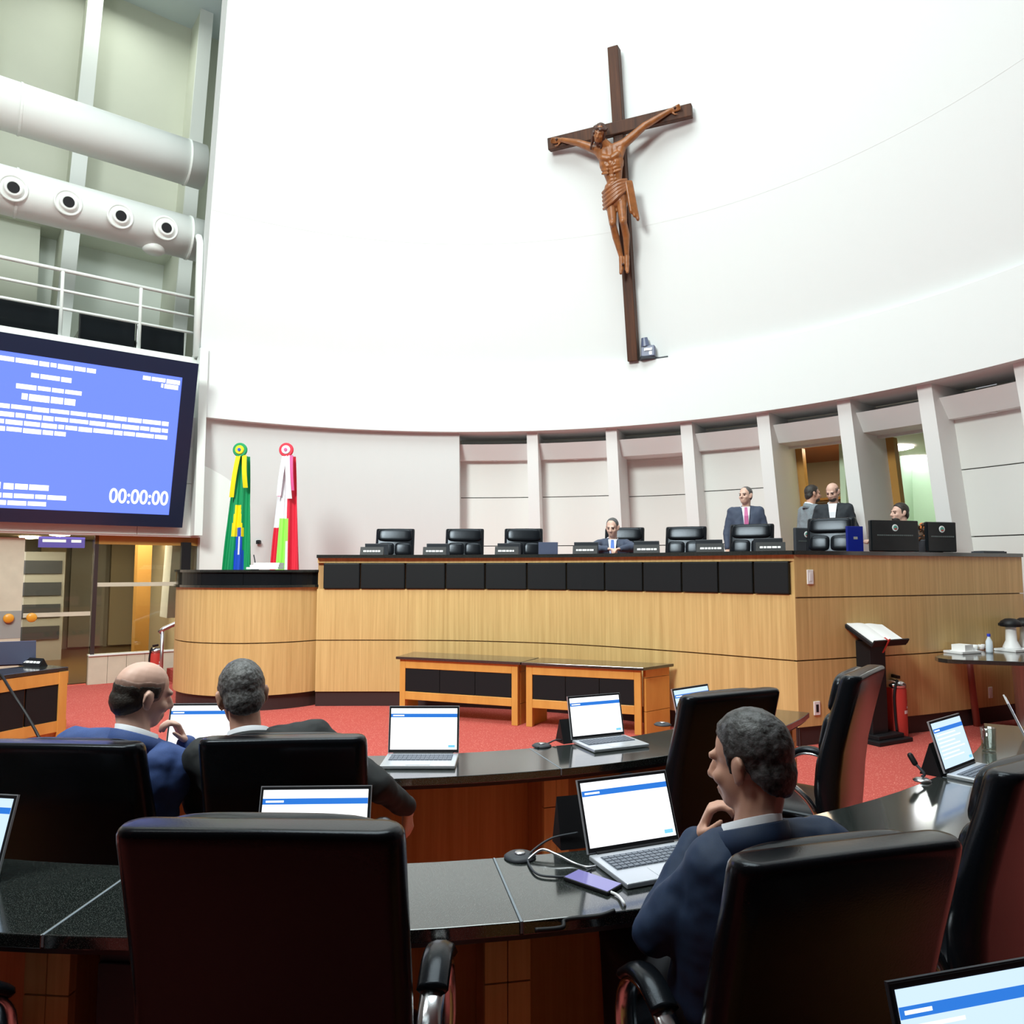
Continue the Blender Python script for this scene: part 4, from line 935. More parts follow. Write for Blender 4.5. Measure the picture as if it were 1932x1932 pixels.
MB().box((0, -0.10, 0.008), (0.26, 0.20, 0.016)).build('base', 'blueg', t, local=True); MB().box((0, 0.03, 0.085), (0.25, 0.012, 0.17), (R(-12), 0, 0)).build('lid', 'blueg', t, local=True)

# ---- equipment on the right part of the rostrum
def big_monitor(label, px0, px1, py, Y, z0, crest=True, m_='gloss', yaw=R(14)):
    a = at(px0, py, Y=Y); b = at(px1, py, Y=Y); w_ = (b - a).length; h = a.z - z0
    t = thing('computer_monitor', label, 'monitor', ((a.x + b.x) / 2, Y, z0), yaw)
    MB().box((0, 0, h * 0.5 + 0.01), (w_, 0.05, h - 0.02)).build('back_shell', m_, t, local=True, bevel=0.012)
    MB().box((0, 0.05, 0.008), (0.26, 0.18, 0.016)).build('foot', 'black', t, local=True)
    MB().box((0, 0.02, 0.1), (0.06, 0.04, 0.18)).build('neck', 'black', t, local=True)
    if crest:
        q = Matrix.Rotation(R(90), 3, 'X'); zc = h - 0.085; x = 0.0
        MB().lathe([(0, 0.004), (0.038, 0.004), (0.04, 0), (0, 0)], (x, -0.026, zc), n=20, q=q).build('crest', 'whitep', t, local=True)
        MB().lathe([(0, 0.006), (0.026, 0.006), (0.026, 0.003), (0, 0.003)], (x, -0.026, zc), n=12, q=q).build('crest_field', mat('crest_teal', (0.10, 0.35, 0.28), 0.5), t, local=True)
        MB().box((x, -0.034, zc - 0.012), (0.03, 0.003, 0.014)).build('crest_band', 'red', t, local=True)
        mb = MB(); xx = -w_ * 0.38
        while xx < w_ * 0.36: mb.box((xx + 0.012, -0.027, zc - 0.085), (0.021, 0.003, 0.014)); xx += 0.027
        mb.build('caption_line', mat('grey_print', (0.10, 0.12, 0.12), 0.5), t, local=True)
    return t
big_monitor('wide black monitor with round crest on the rostrum right of the blue folder', 1632, 1738, 982, 8.45, 1.855)
big_monitor('black monitor with round crest nearest the right wall', 1740, 1806, 985, 8.62, 1.855)
big_monitor('dark grey monitor with small crest behind the seventh chair', 1493, 1545, 996, 9.45, 1.80, True, 'dgrey', R(20))
p = at(1613, 1036, Y=8.8); t = thing('document_folder', 'upright blue folder right of the seventh chair', 'folder', (p.x, 8.8, 1.855), R(8))
MB().box((0, 0, 0.165), (0.20, 0.04, 0.33)).build('cover', mat('folder_blue', (0.005, 0.015, 0.22), 0.4), t, local=True, bevel=0.004)
MB().box((0, -0.021, 0.19), (0.05, 0.002, 0.03)).build('spine_label', mat('gold_print', (0.35, 0.33, 0.3), 0.4), t, local=True)
p = at(1741, 980, Y=8.95); t = thing('flower_pot', 'small pot of brown and orange flowers behind the monitors', 'plant', (p.x, 8.95, 1.86))
MB().lathe([(0, 0), (0.06, 0), (0.085, 0.16), (0.08, 0.17), (0, 0.165)], t.location, n=18).build('pot', 'dgrey', t)
fr = random.Random(5); mb = MB(); mo = MB()
for k in range(70):
    a = fr.uniform(0, 2 * PI); r_ = fr.uniform(0.0, 0.11); z = fr.uniform(0.16, 0.36)
    c = Vector(t.location) + Vector((r_ * math.cos(a), r_ * math.sin(a), z)); (mo if k % 4 == 0 else mb).ell(c, (0.022, 0.012, 0.03), (fr.uniform(0, 3), fr.uniform(0, 3), a), n=6)
mb.build('leaves', mat('brown_leaf', (0.08, 0.04, 0.02), 0.6), t); mo.build('blossoms', mat('orange_petal', (0.75, 0.22, 0.05), 0.6), t)
p = at(1866, 1043, Y=8.75); t = thing('flat_keyboard', 'dark keyboard lying on the right end of the rostrum', 'keyboard', (p.x, p.y, 1.855), R(24))
MB().box((0, 0, 0.015), (0.42, 0.15, 0.03)).build('case', 'dgrey', t, local=True, bevel=0.005)
kb = MB()
for r_ in range(4):
    for c in range(13): kb.box((-0.18 + c * 0.03, -0.045 + r_ * 0.03, 0.032), (0.024, 0.024, 0.006))
kb.build('keys', 'black', t, local=True)
sp = at(1842, 1012, Y=9.35); 

# ---- desk name plates seen from behind, microphones, cables
name_plate('black name plate left of the laptop of the man in navy', at(1103, 1590, z=0.75)[:2], R(196), 0.75, 0.20, 0.16, False)
name_plate('black name plate beside the left second row laptop', at(1080, 1398, z=0.75)[:2], R(206), 0.75, 0.16, 0.12, False)
name_plate('black name plate left of the pale blue screen', at(1772, 1455, z=0.75)[:2], R(222), 0.75, 0.22, 0.14, False)
name_plate('black name plate on the left desk end', at(62, 1256, z=0.75)[:2], R(-20), 0.75, 0.28, 0.075, True)
mic('small microphone by the pale blue screen', at(1740, 1474, z=0.75), R(210), 0.07)
for k, (px, py) in enumerate(((981, 1618), (1022, 1408), (1250, 1368))):
    p = at(px, py, z=0.75); t = thing('cable_grommet', ('grey cable outlet by the cable loop on the nearest desk', 'grey cable outlet left of the centre laptop on the second row desk', 'grey cable outlet beside the empty chair on the second row desk')[k], 'outlet', p)
    MB().lathe([(0, 0), (0.05, 0), (0.052, 0.004), (0.04, 0.012), (0, 0.014)], p, n=20).build('cover', 'dgrey', t, smooth=True)
    MB().lathe([(0, 0.013), (0.018, 0.013), (0.016, 0.018), (0, 0.018)], p, n=14).build('plug', 'steel', t, smooth=True)
p = at(1866, 1418, z=0.75); t = thing('drinking_glass', 'empty drinking glass on the desk at the right', 'glass', p)
MB().lathe([(0.0, 0), (0.03, 0), (0.032, 0.01), (0.036, 0.12), (0.033, 0.12), (0.029, 0.015), (0, 0.012)], p, n=20).build('tumbler', 'tumbler', t, smooth=True)
def cable(name, label, pts, r, m_, cat='cable'):
    return tag(MB().tube(smoothpath(pts, 8), r, n=8).build(name, m_, smooth=True), label, cat)
D = lambda px, py, z=0.756: at(px, py, z=z)
cable('cable', 'dark cable looping on the desk left of the open laptop', [D(1090, 1571, 0.80), D(1040, 1582, 0.79), D(1002, 1608, 0.765), D(996, 1625), D(1012, 1648), D(1045, 1654), D(1085, 1652), D(1115, 1640)], 0.0035, 'dgrey')
cable('cable', 'grey braided cable running to the open laptop', [D(996, 1622), D(1022, 1603, 0.775), D(1050, 1612, 0.77), D(1082, 1628), D(1108, 1636), D(1124, 1634)], 0.004, 'steel')
cable('cable', 'white charging cable from the phone', [D(1152, 1683), D(1166, 1690), D(1178, 1706), at(1182, 1725, z=0.70), at(1180, 1745, z=0.62)], 0.004, 'whitep')
c = at(1118, 1668, z=0.75); t = thing('smartphone', 'smartphone with violet screen lying on the nearest desk', 'phone', (c.x, c.y, 0.75), R(62 + 90))
a_ = at(1066, 1655, z=0.75); b_ = at(1150, 1684, z=0.75); t.rotation_euler = (0, 0, math.atan2((b_ - a_).y, (b_ - a_).x)); L = min(0.17, (b_ - a_).length)
MB().box((0, 0, 0.006), (L, 0.078, 0.010)).build('case', 'black', t, local=True, bevel=0.003); MB().box((0, 0, 0.0115), (L * 0.95, 0.070, 0.001)).build('display', 'phone', t, local=True)
cable('cable', 'black cable hanging down from the left desk end', [at(2, 1272, z=0.76), at(25, 1310, z=0.62), at(52, 1352, Y=6.3), at(75, 1395, Y=6.2), at(80, 1420, Y=6.2)], 0.012, 'black')
cable('cable', 'thin cable on the second row desk by the laptop', [at(1072, 1398, z=0.756), at(1050, 1396, z=0.77), at(1035, 1402, z=0.756), at(1015, 1410, z=0.756)], 0.004, 'dgrey')
cable('cable', 'black cable hanging under the nearest desk', [at(1010, 1755, Y=2.0), at(1060, 1750, Y=2.02), at(1068, 1735, Y=2.05), at(1130, 1728, Y=2.05), at(1160, 1718, Y=2.06)], 0.006, 'black')

# ================================================================== PEOPLE
def head_parts(mb, Mh, ears=True):
    """adds head shapes (facing +Y, origin mid head) through matrix function"""
    e = lambda c, r, rot=None, n=18: mb.ell(Mh @ Vector(c), r, (Mh.to_3x3() @ (Euler(rot).to_matrix() if rot else Matrix.Identity(3))), n=n)
    k = lambda a, b, r0, r1: mb.cap(Mh @ Vector(a), Mh @ Vector(b), r0, r1)
    e((0, -0.014, 0.032), (0.076, 0.098, 0.088)); e((0, 0.028, -0.035), (0.062, 0.066, 0.084)); e((0, 0.046, -0.088), (0.042, 0.046, 0.032))
    k((0, 0.098, 0.006), (0, 0.116, -0.030), 0.009, 0.015); k((-0.012, 0.102, -0.036), (0.012, 0.102, -0.036), 0.010, 0.010)
    k((-0.036, 0.082, 0.022), (0.036, 0.082, 0.022), 0.013, 0.013)
    e((0.038, 0.062, -0.03), (0.024, 0.026, 0.024)); e((-0.038, 0.062, -0.03), (0.024, 0.026, 0.024))
    k((-0.018, 0.090, -0.064), (0.018, 0.090, -0.064), 0.008, 0.008); k((-0.016, 0.088, -0.076), (0.016, 0.088, -0.076), 0.008, 0.008)
    for s in (-1, 1):
        e((s * 0.080, -0.012, -0.008), (0.011, 0.024, 0.034), (0, 0, s * 0.35), 12); e((s * 0.086, -0.020, 0.006), (0.009, 0.018, 0.022), (0, 0, s * 0.5), 10)
        e((s * 0.074, -0.004, -0.034), (0.010, 0.013, 0.014), None, 10)
def hand_parts(mb, wr, d, up, side, curl=0.5, s=1.0):
    """palm and five fingers; d = finger direction, up = back of hand, side=+1 right / -1 left thumb side"""
    d = Vector(d).normalized(); up = Vector(up); up = (up - d * up.dot(d)).normalized(); sd = d.cross(up) * side   # sd points away from the thumb
    wr = Vector(wr)
    for k in (-1.5, -0.5, 0.5, 1.5): mb.cap(wr + d * 0.015 * s + sd * k * 0.009 * s, wr + d * 0.088 * s + sd * k * 0.019 * s, 0.014 * s, 0.0115 * s, n=8)
    for k, L in zip((-1.5, -0.5, 0.5, 1.5), (0.070, 0.079, 0.073, 0.058)):
        p = wr + d * 0.088 * s + sd * k * 0.020 * s; a = 0.0; L *= s
        for f, r0, r1 in ((0.45, 0.0100, 0.0092), (0.32, 0.0092, 0.0084), (0.25, 0.0084, 0.0072)):
            a += curl; dd = (d * math.cos(a) - up * math.sin(a)).normalized(); q = p + dd * L * f; mb.cap(p, q, r0 * s, r1 * s, n=8); p = q
    p = wr + d * 0.02 * s - sd * 0.026 * s; t1 = (d * 0.6 - sd * 0.75 - up * 0.35).normalized(); q = p + t1 * 0.045 * s; mb.cap(p, q, 0.0135 * s, 0.011 * s, n=8)
    t2 = (d * 0.9 - sd * 0.25 - up * 0.4).normalized(); mb.cap(q, q + t2 * 0.042 * s, 0.0108 * s, 0.0085 * s, n=8)

def person(label, J, head, suit, trousers='black_trousers', hair='hair_d', style='full', skin='skin', vox=0.009, hands=None, front=None, root=None, curl=0.5, shirtcol=True, beard=None, tie=None):
    """J: joints (world), head=(yaw,pitch,roll,scale)"""
    V = {k: Vector(v) for k, v in J.items()}
    rt = root if root else (V['pel'].x, V['pel'].y, 0.0)
    Mh = Matrix.Translation(V['head']) @ Matrix.Rotation(head[0], 4, 'Z') @ Matrix.Rotation(head[1], 4, 'X') @ Matrix.Rotation(head[2], 4, 'Y') @ Matrix.Scale(head[3], 4)
    Mh3 = Matrix.Translation(V['head']) @ Matrix.Rotation(head[0], 4, 'Z') @ Matrix.Rotation(head[1], 4, 'X') @ Matrix.Rotation(head[2], 4, 'Y')
    b = MB(); head_parts(b, Mh3)
    nb = V['neck']
    b.cap(Mh3 @ Vector((0, -0.030, -0.05)), nb + Vector((0, 0, -0.06)), 0.056, 0.056)
    b.cap(Mh3 @ Vector((0, -0.010, -0.07)), nb + Vector((0, 0, -0.06)), 0.048, 0.050)
    b.cap(nb + Vector((0, 0, -0.05)), V['chest'], 0.05, 0.08); b.cap(V['chest'], V['pel'], 0.09, 0.10)
    for s in 'LR':
        b.cap(nb + Vector((0, 0, -0.09)), V['sh' + s] + Vector((0, 0, -0.02)), 0.035, 0.040); b.cap(V['sh' + s], V['el' + s], 0.042, 0.036); b.cap(V['el' + s], V['wr' + s], 0.036, 0.026)
        b.cap(V['pel'], V['hip' + s], 0.08, 0.07); b.cap(V['hip' + s], V['kn' + s], 0.07, 0.05); b.cap(V['kn' + s], V['an' + s], 0.05, 0.035)
        hd = (hands or {}).get(s, (V['wr' + s] - V['el' + s], (0, 0, 1)))
        hand_parts(b, V['wr' + s], hd[0], hd[1], 1 if s == 'R' else -1, curl if len(hd) < 3 else hd[2])
    root_o = bpy.data.objects.new('person', None); 
    body = MB(); body.v = b.v; body.f = b.f; body.m = b.m
    me_o = thing('person', label, 'person', rt)
    bo = body.build('body', skin, me_o); remesh(bo, vox * 0.72, 3)
    bpy.data.objects.remove(root_o)
    # jacket
    j = MB(); ax = (V['shR'] - V['shL']).normalized(); fw = Vector((0, 0, 1)).cross(ax).normalized()
    if fw.dot(Vector((-math.sin(head[0]), math.cos(head[0]), 0))) < -0.6: fw = -fw
    j.cap(V['shL'], V['shR'], 0.072, 0.072, n=16)
    j.cap(nb + Vector((0, 0, -0.045)), V['shL'] + Vector((0, 0, 0.012)), 0.066, 0.060); j.cap(nb + Vector((0, 0, -0.045)), V['shR'] + Vector((0, 0, 0.012)), 0.066, 0.060)
    for k in (-1, 0, 1):
        j.cap(V['chest'] + ax * 0.085 * k, V['pel'] + ax * 0.075 * k + Vector((0, 0, -0.04)), 0.115, 0.12, n=16)
        j.cap(nb + ax * 0.09 * k + Vector((0, 0, -0.10)), V['chest'] + ax * 0.08 * k, 0.095, 0.115, n=16)
    for s, q in (('L', -1), ('R', 1)):
        j.cap(V['sh' + s], V['el' + s], 0.070, 0.060, n=14); j.cap(V['el' + s], V['wr' + s] + (V['el' + s] - V['wr' + s]).normalized() * 0.015, 0.058, 0.042, n=14)
        j.cap(V['sh' + s], V['chest'] + ax * 0.10 * q, 0.075, 0.10, n=14)
    jo = j.build('jacket', suit, me_o); remesh(jo, vox, 14, (0.11, 0.026))
    # trousers
    tr = MB()
    for s in 'LR':
        tr.cap(V['pel'], V['hip' + s], 0.115, 0.10); tr.cap(V['hip' + s], V['kn' + s], 0.092, 0.072); tr.cap(V['kn' + s], V['an' + s], 0.070, 0.055)
    remesh(tr.build('trousers', mat(trousers, (0.012, 0.013, 0.018), 0.7) if isinstance(trousers, str) else trousers, me_o), vox * 1.4, 4)
    for s in 'LR':
        an = V['an' + s]; f2 = Vector((fw.x, fw.y, 0)).normalized()
        remesh(MB().cap(an + Vector((0, 0, -0.035)), an + f2 * 0.17 + Vector((0, 0, -0.05)), 0.042, 0.032).cap(an + f2 * -0.04 + Vector((0, 0, -0.045)), an + Vector((0, 0, -0.03)), 0.036, 0.04).build('shoe', 'black', me_o), 0.012, 2)
    # jacket collar and shirt collar
    def collar(name, r0, r1, z0, z1, m_, a0=-150, a1=150, tilt=0.03, th=0.008):
        n = 24; rg = []
        for i in range(n + 1):
            a = R(a0 + (a1 - a0) * i / n); dr = ax * math.sin(a) - fw * math.cos(a)
            drop = Vector((0, 0, -tilt * (1 - math.cos(a))))
            rg.append([nb + dr * r0 + drop + Vector((0, 0, z0)), nb + dr * (r0 + th) + drop + Vector((0, 0, z0)), nb + dr * (r1 + th) + drop + Vector((0, 0, z1)), nb + dr * r1 + drop + Vector((0, 0, z1))])
        MB().loft(rg).build(name, m_, me_o, smooth=True)
    collar('shirt_collar', 0.072, 0.066, -0.03, 0.045, 'shirt')
    collar('jacket_collar', 0.095, 0.076, -0.045, 0.028, suit, th=0.012)
    # hair
    h = MB(); E = lambda c, r, rot=None, n=26: h.ell(Mh3 @ Vector(c), r, Mh3.to_3x3(), n=n)
    def shell(c, r, n_, d, n=30):      # ellipsoid following the skull, cut by the plane n_.p = d
        m_ = MB().ell((0, 0, 0), r, n=n); nn = Vector(n_); L2 = nn.length_squared
        vv = []
        for p in m_.v:
            q = p + Vector(c); k = nn.dot(q) - d
            if k > 0: q = q - nn * ((k + random.uniform(-0.002, 0.009)) / L2)
            vv.append(Mh3 @ q)
        h.add(vv, m_.f)
    if style == 'full':
        shell((0, -0.016, 0.036), (0.084, 0.106, 0.100), (0, 1, -0.85), -0.012); shell((0, -0.050, -0.022), (0.074, 0.066, 0.080), (0, 1, -0.85), -0.012)
        for s in (-1, 1): h.cap(Mh3 @ Vector((s * 0.071, 0.012, 0.04)), Mh3 @ Vector((s * 0.073, 0.010, -0.012)), 0.013, 0.008)
    elif style == 'bald':
        shell((0, -0.014, 0.030), (0.0790, 0.1015, 0.092), (0, -0.12, 1), 0.046); shell((0, -0.048, -0.024), (0.070, 0.064, 0.068), (0, -0.12, 1), 0.046)
        h.m = h.m
        vs_ = h.v
        inv_ = Mh3.inverted()
        for i_, p in enumerate(vs_):
            q = inv_ @ p; lim = 0.040 if q.z > 0.0 else -0.012
            if q.y > lim: q.y = lim; q.x *= 0.9; vs_[i_] = Mh3 @ q
    elif style == 'old':
        E((0, -0.024, 0.044), (0.085, 0.100, 0.088)); E((0, -0.050, -0.006), (0.076, 0.066, 0.078)); E((0, 0.02, 0.085), (0.062, 0.06, 0.040)); 
        for s in (-1, 1): E((s * 0.062, 0.012, 0.028), (0.022, 0.04, 0.055))
        h.cap(Mh3 @ Vector((-0.035, -0.066, -0.062)), Mh3 @ Vector((0.035, -0.066, -0.062)), 0.030, 0.030)
    elif style == 'short':
        E((0, -0.024, 0.038), (0.081, 0.096, 0.089)); E((0, -0.046, -0.010), (0.072, 0.066, 0.072))
    elif style == 'oldbald':
        E((0, -0.030, 0.000), (0.0835, 0.092, 0.060)); E((0, -0.050, -0.020), (0.072, 0.064, 0.065))
        for s in (-1, 1): E((s * 0.058, -0.01, 0.018), (0.026, 0.06, 0.045))
        h.cap(Mh3 @ Vector((-0.03, -0.068, -0.060)), Mh3 @ Vector((0.03, -0.068, -0.060)), 0.028, 0.028)
    ho = h.build('hair', hair, me_o); remesh(ho, vox * 0.6, 2, (0.02, 0.006))
    if style == 'bald':                 # thin stubble above the hair line
        hs = h; h = MB(); shell((0, -0.014, 0.031), (0.0770, 0.0995, 0.0895), (0, -0.12, 1), 0.062)
        inv_ = Mh3.inverted()
        for i_, p in enumerate(h.v):
            q = inv_ @ p
            if q.y > 0.045: q.y = 0.045; q.x *= 0.9; h.v[i_] = Mh3 @ q
        remesh(h.build('hair_stubble', mat('stubble', (0.30, 0.18, 0.14), 0.6, noise=(90, 0.35)), me_o), vox * 0.5, 2)
    if beard:
        bd = MB(); bd.ell(Mh3 @ Vector((0, 0.046, -0.082)), (0.052, 0.055, 0.042), Mh3.to_3x3(), n=16); remesh(bd.build('beard', beard, me_o), vox * 0.7, 2)
    if front:
        for s in (-1, 1):
            MB().ell(Mh3 @ Vector((s * 0.031, 0.084, -0.001)), (0.013, 0.008, 0.008), Mh3.to_3x3(), n=10).build('eye', 'eye', me_o)
            MB().cap(Mh3 @ Vector((s * 0.016, 0.096, 0.020)), Mh3 @ Vector((s * 0.048, 0.084, 0.022)), 0.005, 0.004, n=6).build('eyebrow', hair, me_o)
        cf = nb + fw * 0.0
        w0 = lambda x, dz, dy: nb + ax * x + Vector((0, 0, dz)) + fw * dy
        MB().loft([[w0(-0.055, 0.0, 0.075), w0(0.055, 0.0, 0.075), w0(0.055, 0.0, 0.06), w0(-0.055, 0.0, 0.06)], [w0(-0.042, -0.12, 0.128), w0(0.042, -0.12, 0.128), w0(0.042, -0.12, 0.08), w0(-0.042, -0.12, 0.08)],
                   [w0(-0.02, -0.34, 0.140), w0(0.02, -0.34, 0.140), w0(0.02, -0.34, 0.08), w0(-0.02, -0.34, 0.08)]]).build('shirt_front', 'shirt', me_o)
        if tie:
            MB().loft([[w0(-0.018, -0.01, 0.085), w0(0.018, -0.01, 0.085), w0(0.018, -0.01, 0.07), w0(-0.018, -0.01, 0.07)], [w0(-0.026, -0.13, 0.138), w0(0.026, -0.13, 0.138), w0(0.026, -0.13, 0.1), w0(-0.026, -0.13, 0.1)],
                       [w0(-0.03, -0.34, 0.150), w0(0.03, -0.34, 0.150), w0(0.03, -0.34, 0.1), w0(-0.03, -0.34, 0.1)]]).build('tie', tie, me_o)
    return me_o
S_blue = mat('blue_suit', (0.035, 0.075, 0.24), 0.75, noise=(200, 0.2)); S_navy = mat('navy_suit', (0.006, 0.023, 0.068), 0.7, noise=(200, 0.2)); S_black = mat('black_suit', (0.012, 0.014, 0.016), 0.75)
S_slate = mat('slate_suit', (0.05, 0.065, 0.11), 0.75, noise=(200, 0.2)); S_grey = mat('grey_check_suit', (0.22, 0.26, 0.29), 0.75, noise=(80, 0.5)); S_char = mat('charcoal_suit', (0.015, 0.02, 0.028), 0.75)
def legs(pel, fwd, side, seat=True, floor=0.0, spread=0.10):
    f = Vector(fwd).normalized(); s = Vector(side).normalized(); p = Vector(pel); out = {}
    for n_, k in (('L', -1), ('R', 1)):
        hip = p + s * k * spread + Vector((0, 0, -0.02))
        if seat:
            kn = hip + f * 0.42 + s * k * 0.05 + Vector((0, 0, -0.02)); an = Vector((kn.x, kn.y, floor + 0.09)) - f * 0.02
        else:
            kn = Vector((hip.x, hip.y, floor + 0.50)) + f * 0.01; an = Vector((hip.x, hip.y, floor + 0.09)) - f * 0.02
        out['hip' + n_] = hip; out['kn' + n_] = kn; out['an' + n_] = an
    return out
a = lambda px, py, Y: at(px, py, Y=Y)
# man in navy, right foreground
J = dict(pel=(0.595, 2.00, 0.60), chest=(0.605, 1.93, 0.84), neck=a(1418, 1556, 1.93), head=a(1414, 1437, 1.95), shL=a(1350, 1632, 1.93), shR=a(1556, 1594, 1.95),
         elL=a(1232, 1762, 1.98), wrL=a(1318, 1580, 2.10), elR=(0.95, 2.02, 0.72), wrR=(0.86, 2.28, 0.80))
J.update(legs(J['pel'], (-0.276, 0.961, 0), (0.961, 0.276, 0)))
person('grey-haired man in navy suit resting chin on hand, right foreground', J, (R(43), R(-10), 0, 1), S_navy, 'navy_trousers', 'hair_j', 'full', 'skin', 0.009,
       hands={'L': (Vector(a(1352, 1500, 2.09)) - Vector(a(1318, 1580, 2.10)), (-0.9, 0.3, 0.2), 0.75)})
# bald man in blue
J = dict(pel=(-1.42, 2.84, 0.60), chest=(-1.44, 2.80, 0.82), neck=a(258, 1384, 2.80), head=a(270, 1310, 2.84), shL=a(140, 1408, 2.82), shR=a(335, 1452, 2.82),
         elL=a(70, 1500, 2.95), wrL=a(150, 1490, 3.15), elR=a(372, 1478, 2.98), wrR=a(350, 1402, 3.02))
J.update(legs(J['pel'], (-0.1, 0.99, 0), (0.99, 0.1, 0)))
person('balding man in blue suit with a hand to his face', J, (R(-40), R(-14), R(6), 1), S_blue, 'blue_trousers', 'hair_d', 'bald', 'skin2', 0.009,
       hands={'R': (Vector(a(322, 1345, 2.98)) - Vector(a(350, 1402, 3.02)), (0.5, 0.4, 0.5), 0.8)})
# man in black
J = dict(pel=(-0.86, 2.88, 0.60), chest=(-0.90, 2.84, 0.85), neck=a(468, 1386, 2.82), head=a(456, 1312, 2.86), shL=a(385, 1430, 2.82), shR=a(592, 1394, 2.86),
         elL=a(372, 1515, 2.95), wrL=a(410, 1500, 3.2), elR=a(712, 1482, 2.84), wrR=a(768, 1524, 2.98))
J.update(legs(J['pel'], (0.1, 0.99, 0), (0.99, -0.1, 0)))
person('man in black suit with one arm over the chair arm', J, (R(28), R(-16), R(-4), 1), S_black, 'black_trousers', 'hair_g', 'full', 'skin', 0.009,
       hands={'R': ((0.02, 0.10, -1), (0.9, -0.4, 0.1), 0.45)})
# far people -------------------------------------------------------
def stand(label, x, y, z0, yaw, H, suit, **k):
    f = Vector((-math.sin(yaw), math.cos(yaw), 0)); s = Vector((f.y, -f.x, 0)); q = H / 1.75
    P = lambda dx, dy, z: Vector((x, y, z0)) + s * dx * q + f * dy * q + Vector((0, 0, z * q))
    J = dict(pel=P(0, 0, 0.96), chest=P(0, 0.01, 1.24), neck=P(0, 0, 1.47), head=P(0, 0.045, 1.625), shL=P(-0.175, 0, 1.405), shR=P(0.175, 0, 1.405),
             elL=P(-0.25, 0.0, 1.13), wrL=P(-0.25, 0.09, 0.90), elR=P(0.25, 0.0, 1.13), wrR=P(0.25, 0.09, 0.90))
    J.update(legs(J['pel'], f, s, False, z0)); return person(label, J, (yaw + k.pop('hy', 0), k.pop('hp', 0), 0, 1), suit, vox=0.014, root=(x, y, z0), **k)
def seat(label, x, y, z0, yaw, head_z, suit, lean=0.0, hands_to=None, **k):
    f = Vector((-math.sin(yaw), math.cos(yaw), 0)); s = Vector((f.y, -f.x, 0)); B = Vector((x, y, 0))
    P = lambda dx, dy, z: B + s * dx + f * dy + Vector((0, 0, z))
    hz = head_z
    J = dict(head=P(0, 0.05, hz), neck=P(0, 0.0, hz - 0.155), chest=P(0, -0.02 - lean * 0.4, hz - 0.38), pel=P(0, -0.05 - lean, z0 + 0.60), shL=P(-0.175, 0, hz - 0.22), shR=P(0.175, 0, hz - 0.22),
             elL=P(-0.25, 0.20, hz - 0.40), elR=P(0.25, 0.20, hz - 0.40), wrL=P(-0.10, 0.40, hz - 0.36), wrR=P(0.10, 0.40, hz - 0.36))
    if hands_to:
        for n_, sg in (('L', -1), ('R', 1)):
            J['wr' + n_] = Vector(hands_to) + s * sg * 0.07; J['el' + n_] = P(sg * 0.26, 0.30, hands_to[2] + 0.02)
    J.update(legs(J['pel'], f, s, True, z0)); return person(label, J, (yaw + k.pop('hy', 0), k.pop('hp', 0), 0, 1), suit, vox=0.014, root=(x, y, z0), **k)
p = at(1150, 996, Y=9.85)
seat('man in dark suit and blue tie seated at the rostrum', p.x + 0.03, 9.80, 1.05, R(172), p.z, S_slate, 0.15, (p.x - 0.02, 9.30, 1.93), hy=R(-14), hp=R(-14), hair='hair_g', style='short', skin='skin2', front=True, tie='bluetie')
p = at(1406, 930, Y=10.15)
stand('man in slate suit and pink tie standing behind the sixth chair', p.x, 10.15, 1.05, R(165), 1.76, S_slate, hy=R(-32), hair='hair_g', style='short', skin='skin2', front=True, tie='pinktie')
p = at(1557, 925, Y=10.2)
stand('man in dark suit with white collar looking down in the doorway', p.x + 0.04, 10.05, 1.05, R(150), 1.80, S_char, hy=R(-16), hp=R(-24), hair='hair_g', style='bald', skin='skin2', front=True, beard='hair_d')
p = at(1526, 925, Y=10.65)
stand('dark-haired man in grey checked jacket, back turned in the doorway', p.x, 10.62, 1.05, R(-80), 1.84, S_grey, hy=R(-6), hair='hair_d', style='full', skin='skin', front=True, beard='hair_d')
p = at(1704, 968, Y=9.45)
seat('black-haired man in profile behind the two black monitors', p.x, 9.45, 1.05, R(96), p.z, S_grey, 0.0, None, hair='hair_d', style='full', skin='skin2', front=True, beard='hair_d')
chair('black leather chair of the man behind the monitors', (p.x + 0.02, 9.45), R(96), 1.18, GR, 1.05)

# ================================================================== CRUCIFIX
base = Vector((2.022, 12.16, ZT)); inw = Vector((-0.397, -0.918, 0)).normalized(); X_ = Vector((0.918, -0.397, 0)).normalized()
Z_ = (Vector((0, 0, 4.47)) + inw * 0.96).normalized(); Y_a = Z_.cross(X_).normalized()   # Y_a points to the wall
CM = Matrix((X_, Y_a, Z_)).transposed()
cr = bpy.data.objects.new('crucifix', None); COL.objects.link(cr); cr.matrix_world = Matrix.Translation(base) @ CM.to_4x4(); cr.empty_display_size = 0.1
tag(cr, 'large wooden crucifix with carved figure leaning from the white wall', 'crucifix')
MB().box((0, 0.05, 2.46), (0.17, 0.20, 4.94)).build('upright_beam', 'cross', cr, local=True, bevel=0.012)
MB().box((0, -0.04, 3.68), (2.36, 0.14, 0.19)).build('cross_beam', 'cross', cr, local=True, bevel=0.012)
UPC = Vector((0, 0, 0.24))
f = MB()
hm = Matrix.Translation((-0.22, -0.36, 3.56)) @ Matrix.Rotation(PI, 4, 'Z') @ Matrix.Rotation(R(-26), 4, 'X') @ Matrix.Rotation(R(-22), 4, 'Y')
fm = MB(); head_parts(fm, Matrix.Identity(4)); f.add([hm @ (p * 1.15) for p in fm.v], fm.f)
P = lambda x, y, z: Vector((x, y, z))
